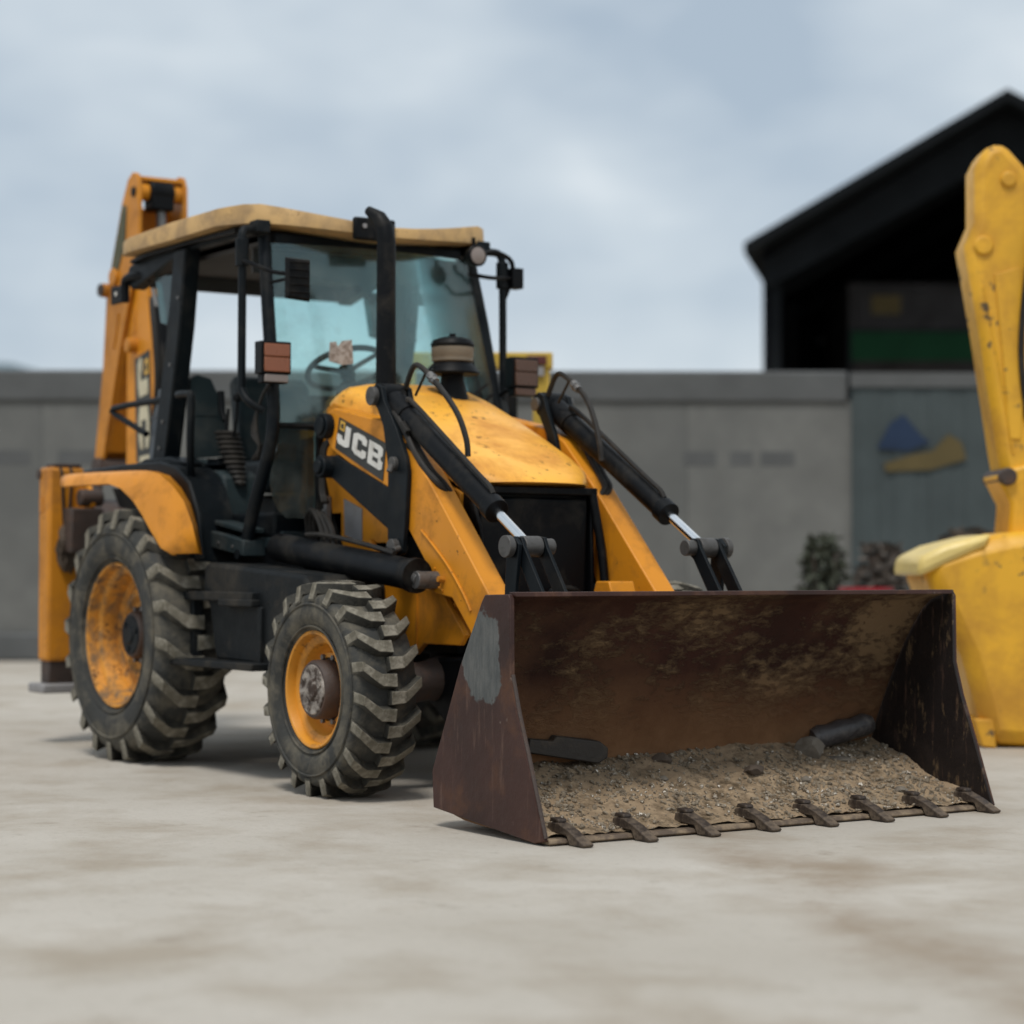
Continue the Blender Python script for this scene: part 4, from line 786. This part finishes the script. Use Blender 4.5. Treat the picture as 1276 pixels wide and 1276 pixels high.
def rock(b, c, r, seed, fl=(1, 1, 1)):
    q = Matrix.Rotation(seed*1.7, 3, 'X') @ Matrix.Rotation(seed*2.9, 3, 'Z')
    vs = []
    for v in iv:
        k = 1+.42*noise.noise(v*1.3+Vector((seed, seed*.3, 0)))+.15*noise.noise(v*3+Vector((seed, 0, 1)))
        p = q @ Vector((v.x*fl[0], v.y*fl[1], v.z*fl[2]))
        vs.append(c+p*r*k)
    b.add(vs, ifc)
b = B()
for i in range(6500):
    x_ = random.uniform(3.42, 4.13); y_ = random.uniform(-1.12, 1.12)
    if noise.noise(Vector((x_*3, y_*3, 9))) < random.uniform(-.5, .25): continue
    r_ = random.choice((.003, .003, .004, .004, .005, .006, .006, .008, .010, .014)); rock(b, Vector((x_, y_, dz(x_, y_)+r_*.3)), r_, random.random()*50, (1, .8, .6))
pb = put('pebble_scatter', b, 'peb', smooth=False, kind='stuff')
pb['label'] = 'small pebbles and crumbs strewn over the dirt in the bucket'; pb['category'] = 'pebbles'
def bigrock(name, label, cat, x_, y_, r_, m, seed, fl=(1, .8, .65), lift=.3, grp=None):
    b = B(); bm = bmesh.new(); bmesh.ops.create_icosphere(bm, subdivisions=3, radius=1)
    q = Matrix.Rotation(seed, 3, 'Z')
    vs = []
    for v in bm.verts:
        d_ = v.co.copy(); k = 1
        for h in range(7):     # cut flat facets
            n_ = Vector((math.sin(seed+h*2.4), math.cos(seed*1.3+h*1.9), math.sin(seed*.7+h*3.1))).normalized()
            dd = d_.dot(n_)*k
            if dd > .72: k *= .72/dd
        k *= 1+.05*noise.noise(d_*4+Vector((seed, 0, 0)))
        p = q @ Vector((d_.x*fl[0], d_.y*fl[1], d_.z*fl[2])); vs.append(p*r_*k*1.25)
    b.add(vs, [tuple(v.index for v in f.verts) for f in bm.faces]); bm.free()
    return tag(put(name, b, m, smooth=True, angle=22, loc=(x_, y_, dz(x_, y_)+r_*lift)), label, cat, grp)
pl = B().prism([(-.36, -.03), (-.02, -.04), (.02, -.01), (.015, .03), (-.03, .052), (-.24, .052), (-.25, .03), (-.36, .028)], -.055, .055)
o = tag(put('steel_plate', pl, 'plate', bevel=.006, loc=(3.475, -.74+.32, .262)), 'blackened flat steel offcut lying near the left end of the bucket', 'steel plate')
o.rotation_euler = (R(4), R(8), R(86))
bigrock('stone', 'small grey-brown stone beside the dirt, right of the black plate', 'stone', 3.52, -.12, .036, 'stoned', 1.3)
bigrock('stone', 'pale angular stone resting against the dark plastic roll', 'stone', 3.555, .665, .058, 'stone', 4.1, (1, .9, .8), .45)
bigrock('stone', 'small rounded stone half way between the black plate and the dark clod', 'stone', 3.66, -.22, .02, 'stone', 2.2)
bigrock('dirt_clod', 'dark brown flat clod lying in the middle of the dirt', 'dirt clod', 3.72, .21, .062, 'stoned', 5.2, (1, .55, .3), .1)
bigrock('stone', 'flat dusty stone slab lying in front of the plastic roll', 'stone', 3.62, .78, .06, 'stone', 6.6, (1, .7, .22), .0)
bigrock('stone', 'grey pebble in the dirt just below the pale angular stone', 'stone', 3.80, .42, .022, 'stone', 7.7)
bigrock('stone', 'dull stone at the right end of the dirt by the side plate', 'stone', 3.95, .82, .035, 'stone', 8.2, (1, .8, .4), .1)
rb = B(); rr_ = []
pts = [(0, -.16, 0), (.0, -.155, 0), (.004, -.12, .002), (-.002, -.07, .0), (.003, -.01, .003), (0, .05, 0), (.004, .11, .004), (0, .145, .0), (0, .16, 0)]
rb.tube(pts, [.01, .045, .055, .049, .054, .047, .052, .040, .015], 14, 0)
o = tag(put('plastic_roll', rb, 'bag', loc=(3.50, .90, .30), angle=60), 'dark crumpled plastic roll lying at the right back corner of the bucket', 'plastic roll')
o.rotation_euler = (R(12), 0, R(-12))

# ================================================================ THE YARD BEHIND
def ybox(name, label, cat, u, d, z=0):
    t = thing(name, label, cat, yard(u, d, z)); t.rotation_euler = (0, 0, YROT); return t
# boundary wall of cast panels
wl = ybox('boundary_wall', 'long grey panel wall with a darker top rail behind the backhoe', 'wall', 0, 24)
u = -19.0; pan = B().box(0, 3.478, -.06, .06, 0, 2.80); pm = None
while u < 3.6:
    o = put('wall_panel', pan if pm is None else pm, 'wall', wl, bevel=.006); pm = o.data; o.location = (u+.01, 0, .02)
    u += 3.48
put('top_rail', B().box(-19.1, 3.62, -.10, .10, 2.80, 3.14), 'wallcap', wl, bevel=.03)
put('wall_backing', B().box(-19.05, 3.55, .061, .09, 0, 2.79), 'wallcap', wl)
put('wall_base', B().box(-19.1, 3.62, -.14, .14, 0, .30), 'wallcap', wl, bevel=.03)
for a, c in ((-5.6, -5.2), (-4.9, -4.4), (1.85, 2.2), (2.35, 2.6), (2.68, 3.05)):
    put('painted_mark', B().box(a, c, -.064, -.061, 2.12, 2.27), 'mark', wl)
# sheet-metal gate with a blue and mustard emblem
gt_ = ybox('sheet_gate', 'dark teal-grey sheet metal gate with a blue and mustard emblem', 'gate', 3.66, 23.9)
gt_.scale = (1.2, 1, 1.14)
lf = B().box(0, 1.30, -.02, .02, .08, 2.72)
for k in range(4): lf.box(.06+k*.32, .24+k*.32, -.03, -.02, .10, 2.70)
me = None
for k in range(4):
    o = put('gate_leaf', lf if me is None else me, 'gate', gt_, bevel=.004); me = o.data; o.location = (k*1.34, 0, 0)
put('gate_rail', B().box(-.02, 5.4, -.055, -.046, 2.60, 2.74), 'wallcap', gt_); put('gate_rail', B().box(-.02, 5.4, -.055, -.046, .08, .20), 'wallcap', gt_)
put('emblem_patch', B().prism([(.22, 2.02), (.34, 2.26), (.46, 2.34), (.62, 2.14), (.70, 2.08), (.50, 2.0)], -.052, -.047), 'bluep', gt_)
put('emblem_patch', B().prism([(.28, 1.88), (.52, 1.96), (.72, 2.0), (.86, 2.16), (.98, 2.08), (1.02, 1.92), (.70, 1.82), (.30, 1.80)], -.052, -.047), 'orap', gt_)
# shed
sh = ybox('open_shed', 'tall dark steel shed with a gabled roof and open front', 'shed', 5.09, 45)
sh.scale = (1.40, 1.40, 1.327)
sh.rotation_euler = (0, 0, YROT-R(11))
UL, UR, ZE, UM, ZR, DP = 0, 6.9, 5.60, 3.46, 7.68, 14
put('roof_slope', B().hexa([(UL-.22, -.6, ZE-.10), (UM, -.6, ZR), (UM, -.6, ZR+.16), (UL-.22, -.6, ZE+.06)], [(UL-.22, DP, ZE-.10), (UM, DP, ZR), (UM, DP, ZR+.16), (UL-.22, DP, ZE+.06)]), 'shed', sh)
put('roof_slope', B().hexa([(UR+.22, -.6, ZE-.10), (UM+.002, -.6, ZR), (UM+.002, -.6, ZR+.16), (UR+.22, -.6, ZE+.06)], [(UR+.22, DP, ZE-.10), (UM+.002, DP, ZR), (UM+.002, DP, ZR+.16), (UR+.22, DP, ZE+.06)]), 'shed', sh)
put('gable_truss', B().prism([(UL, ZE-.14), (UM, ZR-.04), (UR, ZE-.14), (UR, ZE-.55), (UM, ZR-.70), (UL, ZE-.60)], -.02, .10), 'shed', sh)
for k in range(4):
    put('gable_truss', B().prism([(UL, ZE-.14), (UM, ZR-.04), (UR, ZE-.14), (UR, ZE-.35), (UM, ZR-.30), (UL, ZE-.35)], 3+k*3.6, 3.12+k*3.6), 'shed', sh)
put('side_wall', B().box(UL, UL+.06, .0, DP-.11, 0, ZE+.03), 'shedin', sh); put('side_wall', B().box(UR-.06, UR, .0, DP-.11, 0, ZE+.03), 'shedin', sh)
put('back_wall', B().prism([(UL+.01, 0), (UL+.01, ZE+.02), (UM, ZR+.06), (UR-.01, ZE+.02), (UR-.01, 0)], DP-.1, DP-.02), 'shedin', sh)
for k in range(5):
    put('column', B().box(UL+.07, UL+.25, .1+k*3.8, .3+k*3.8, 0, ZE-.3), 'shed', sh); put('column', B().box(UR-.25, UR-.07, .1+k*3.8, .3+k*3.8, 0, ZE-.3), 'shed', sh)
ct = ybox('storage_container', 'dim grey storage container standing high inside the dark shed', 'container', 7.25, 47.8)
ct.scale = (1.4, 1.4, 1.39)
put('container_body', B().box(0, 3.2, 0, 2.4, 2.6, 5.15).box(.1, 3.1, -.03, 0, 2.7, 5.05), 'crate', ct, bevel=.02)
put('container_door', B().box(.15, 1.5, -.05, -.031, 2.8, 4.95), 'crate', ct); put('yellow_notice', B().box(.35, .80, -.06, -.0505, 4.66, 4.95), 'orap', ct)
c2 = ybox('storage_container', 'lower dark container carrying the grey one inside the shed', 'container', 7.25, 47.8)
c2.scale = (1.4, 1.4, 1.388)
put('container_body', B().box(0, 3.2, 0, 2.4, 0, 2.58), 'shed', c2, bevel=.02); put('container_door', B().box(.1, 1.5, -.03, -.001, .1, 2.4), 'shed', c2)
gs = ybox('green_tarpaulin', 'long green sheet hanging inside the shed below the grey container', 'tarpaulin', 7.1, 46.4)
gs.scale = (1.4, 1.4, 1.39)
put('sheet_fold', B().box(0, 2.1, -.03, .0, 3.85, 4.28), 'grn', gs)
put('sheet_rail', B().box(-.05, 2.15, -.02, .03, 4.28, 4.33).box(-.05, 0, -.02, .03, 0, 4.28).box(2.15, 2.2, -.02, .03, 0, 4.33), 'shed', gs)
# low hill with trees on the left horizon
b = B(); rows = []
for j in range(9):
    dd = 150+j*10
    rows.append([tuple(yard(uu*4.0-95, dd, max(-.5, (18.6+2.0*noise.noise(Vector((uu*.35, j*.5, 0))))*math.sin(min(1, (j+.3)/4)*math.pi/2)*(1/(1+math.exp((uu*4.0-95+32)/3.2)))-.4))) for uu in range(30)])
b.sheet(rows); put('hill', b, 'trees', kind='structure')
# ochre guard frame of another machine standing behind the cab
yf = ybox('machine_guard_frame', 'ochre yellow square guard frame of another machine behind the cab', 'guard frame', -.73, 14)
fr = put('top_beam', B().box(0, .985, -.06, .06, 2.27, 2.375), 'ypost', yf, bevel=.012)
put('upright', B().box(.86, .965, -.05, .05, 0, 2.27), 'ypost', yf, bevel=.01); put('upright', B().box(.02, .12, -.05, .05, 0, 2.27), 'ypost', yf, bevel=.01)
put('tail_lamp', B().box(.82, .945, -.085, -.061, 2.295, 2.35), 'red', fr, bevel=.004)
put('number_plate', B().box(.80, .93, -.075, -.061, 2.225, 2.285), 'label', fr)
put('guard_post', B().tube([(.73, -.09, .0), (.73, -.09, 1.9), (.72, -.09, 2.2), (.70, -.09, 2.26)], .035, 12, 3), 'black', yf)
put('base_frame', B().box(0, .98, -.3, .3, .0, .9), 'ypost', yf, bevel=.02)
# clutter by the wall behind the bucket
rd = tag(put('plastic_drum', B().lathe([(.001, 0), (.17, 0), (.175, .02), (.175, .22), (.18, .23), (.175, .24), (.175, .50), (.16, .53), (.001, .53)], yard(2.85, 18, 0), 'z', 28).lathe([(.001, 0), (.03, 0), (.03, .03), (.001, .03)], yard(2.78, 17.95, .53), 'z', 10), 'redb'), 'crimson plastic drum standing by the wall beyond the bucket', 'drum')
rd.location = (0, 0, 0)
r2 = tag(put('plastic_tub', B().lathe([(.14, 0), (.17, .02), (.21, .80), (.225, .82), (.225, .86), (.20, .86), (.15, .06), (.001, .05)], yard(2.9, 18.2, 0), 'z', 28), 'redb'), 'tall red plastic tub behind the drum and the bucket', 'tub')
def bush(name, label, u, d, h, w_, m, n, seed):
    random.seed(seed)
    t = thing(name, label, 'plant', yard(u, d)); b = B()
    for i in range(n):
        a = random.uniform(0, 6.28); rr = w_*random.random()**.5; z_ = h*random.uniform(.15, 1)
        c = Vector((rr*math.cos(a)*(1.1-z_/h*.6), rr*math.sin(a)*(1.1-z_/h*.6), z_)); s_ = random.uniform(.04, .08)
        v = Vector((random.gauss(0, 1), random.gauss(0, 1), random.gauss(0, .6))).normalized(); q = v.orthogonal().normalized()
        b.add([c-v*s_, c+q*s_*.4, c+v*s_, c-q*s_*.4], [(0, 1, 2, 3)])
    put('foliage', b, m, t, smooth=False)
    s = B()
    for i in range(6):
        a = i; s.tube([(0, 0, 0), (math.cos(a)*w_*.3, math.sin(a)*w_*.3, h*.5), (math.cos(a)*w_*.5, math.sin(a)*w_*.5, h*.9)], .01, 5)
    put('stem', s, 'hub', t)
bush('bush', 'green leafy plant in front of the grey wall above the bucket', 2.65, 18.9, 1.28, .32, 'leaf', 700, 3)
bush('bush', 'dry brownish plant beside the crimson drum', 3.15, 18.9, 1.22, .35, 'pinkt', 700, 5)
bush('bush', 'dark brown dry plant against the gate next to the excavator bucket', 3.9, 19.0, 1.35, .45, 'stoned', 900, 8)
bush('bush', 'pale dry plant close to the excavator bucket rim', 4.3, 18.4, 1.45, .3, 'lensdirty', 500, 9)

# ---- excavator on the right
ex = ybox('excavator', 'bright yellow excavator whose arm and bucket rest on the ground at right', 'excavator', 0, 13)
ex.scale = (1.05, 1, 1.04)
s_ = 12.4/12.2
dip2 = [(2.56, 3.22), (2.62, 3.34), (2.72, 3.36), (2.86, 3.20), (2.98, 2.95), (2.94, 2.60), (2.90, 1.6), (2.87, 1.42), (2.72, 1.40), (2.68, 1.62), (2.58, 2.30), (2.50, 2.78), (2.56, 2.92)]
put('dipper_arm', B().prism(dip2, -.17, .17), 'yfar', ex, bevel=.05)
put('arm_pin', B().cyl((2.60, -.19, 2.78), (2.60, .19, 2.78), .055), 'yfar', ex, bevel=.012)
put('arm_pin', B().cyl((2.74, -.19, 3.15), (2.74, .19, 3.15), .045), 'yfar', ex, bevel=.012)
put('hydraulic_hose', B().tube([(2.90, -.2, 3.05), (2.84, -.22, 2.7), (2.80, -.2, 2.2), (2.84, -.19, 1.8)], .018, 8, 5), 'hose', ex)
put('weld_seam', B().tube([(2.60, -.172, 2.55), (2.70, -.172, 2.0), (2.76, -.172, 1.62)], .008, 6, 4), 'yfar', ex)
put('side_stiffener', B().prism([(2.66, 2.62), (2.80, 2.66), (2.84, 2.2), (2.80, 1.7), (2.74, 1.7), (2.70, 2.2)], -.182, -.171), 'yfar', ex, bevel=.004)
put('bucket_ram', B().cyl((2.86, -.0, 2.72), (2.98, 0, 2.0), .07).cyl((2.98, 0, 2.0), (3.02, 0, 1.62), .04), 'yfar', ex)
put('bucket_link', B().prism([(2.66, 1.50), (2.76, 1.54), (3.06, 1.62), (3.06, 1.50), (2.92, 1.30), (2.90, 1.06), (2.72, 1.06), (2.74, 1.34)], -.20, .20), 'yfar', ex, bevel=.02)
put('link_pin', B().cyl((2.72, -.24, 1.49), (2.72, .24, 1.49), .05), 'hub', ex, bevel=.01)
bp_ = [(2.22, 1.00), (2.30, 1.07), (2.48, 1.13), (2.70, 1.18), (2.95, 1.20), (3.3, 1.12), (3.62, .85), (3.70, .5), (3.55, .2), (3.2, .03), (2.85, .0), (2.56, .02), (2.52, .22), (2.44, .5), (2.30, .80)]
put('digging_bucket', B().prism(bp_, -.40, .40), 'yfar', ex, bevel=.09)
put('bucket_glare', B().prism([(2.19, .93), (2.20, 1.04), (2.34, 1.11), (2.60, 1.175), (2.56, 1.10), (2.34, 1.0)], -.41, .41), 'glare', ex, bevel=.035)  # slab added to carry a painted highlight along the bucket's top edge
for k in range(5):
    o = put('bucket_tooth', B().prism([(2.50, .16), (2.60, .16), (2.62, -.0), (2.54, .01)], -.39+k*.17, -.31+k*.17), 'yfar', ex, bevel=.01)
put('boom', B().prism([(2.62, 3.28), (2.80, 3.42), (4.2, 4.6), (5.4, 4.75), (6.6, 3.6), (7.1, 1.7), (6.75, 1.6), (6.2, 3.2), (5.2, 4.2), (4.4, 4.1), (2.98, 2.92), (2.80, 2.95)], -.19, .19) if False else B().prism([(2.84, 3.06), (2.92, 3.22), (4.3, 4.5), (5.4, 4.65), (6.6, 3.6), (7.1, 1.7), (6.7, 1.6), (6.2, 3.2), (5.2, 4.2), (4.5, 4.1), (3.02, 2.86)], -.16, .16), 'yfar', ex, bevel=.02)
put('boom_ram', B().cyl((6.1, -.25, 1.5), (5.5, -.25, 3.0), .08).cyl((5.5, -.25, 3.0), (5.2, -.25, 4.1), .045), 'yfar', ex)
put('upper_body', B().box(6.4, 9.6, -1.2, 1.2, 1.0, 1.9).box(8.2, 9.7, -1.2, 1.2, 1.9, 2.3), 'yfar', ex, bevel=.08)
put('cab_shell', B().prism([(6.3, 1.2), (6.3, 2.2), (6.6, 2.95), (7.8, 2.95), (8.0, 1.2)], -1.25, -.3), 'yfar', ex, bevel=.05)
put('cab_window', B().prism([(6.42, 1.9), (6.45, 2.2), (6.7, 2.8), (7.7, 2.8), (7.8, 1.9)], -1.262, -1.252), 'shed', ex)
for s in (-1, 1):
    put('crawler_track', B().prism([(6.2, .35), (6.45, .75), (9.5, .75), (9.8, .38), (9.5, .0), (6.5, .0)], min(s*1.25, s*.8), max(s*1.25, s*.8)), 'shed', ex, bevel=.06)
put('slew_ring', B().cyl((8.0, 0, .6), (8.0, 0, 1.02), .6, seg=32), 'shed', ex)
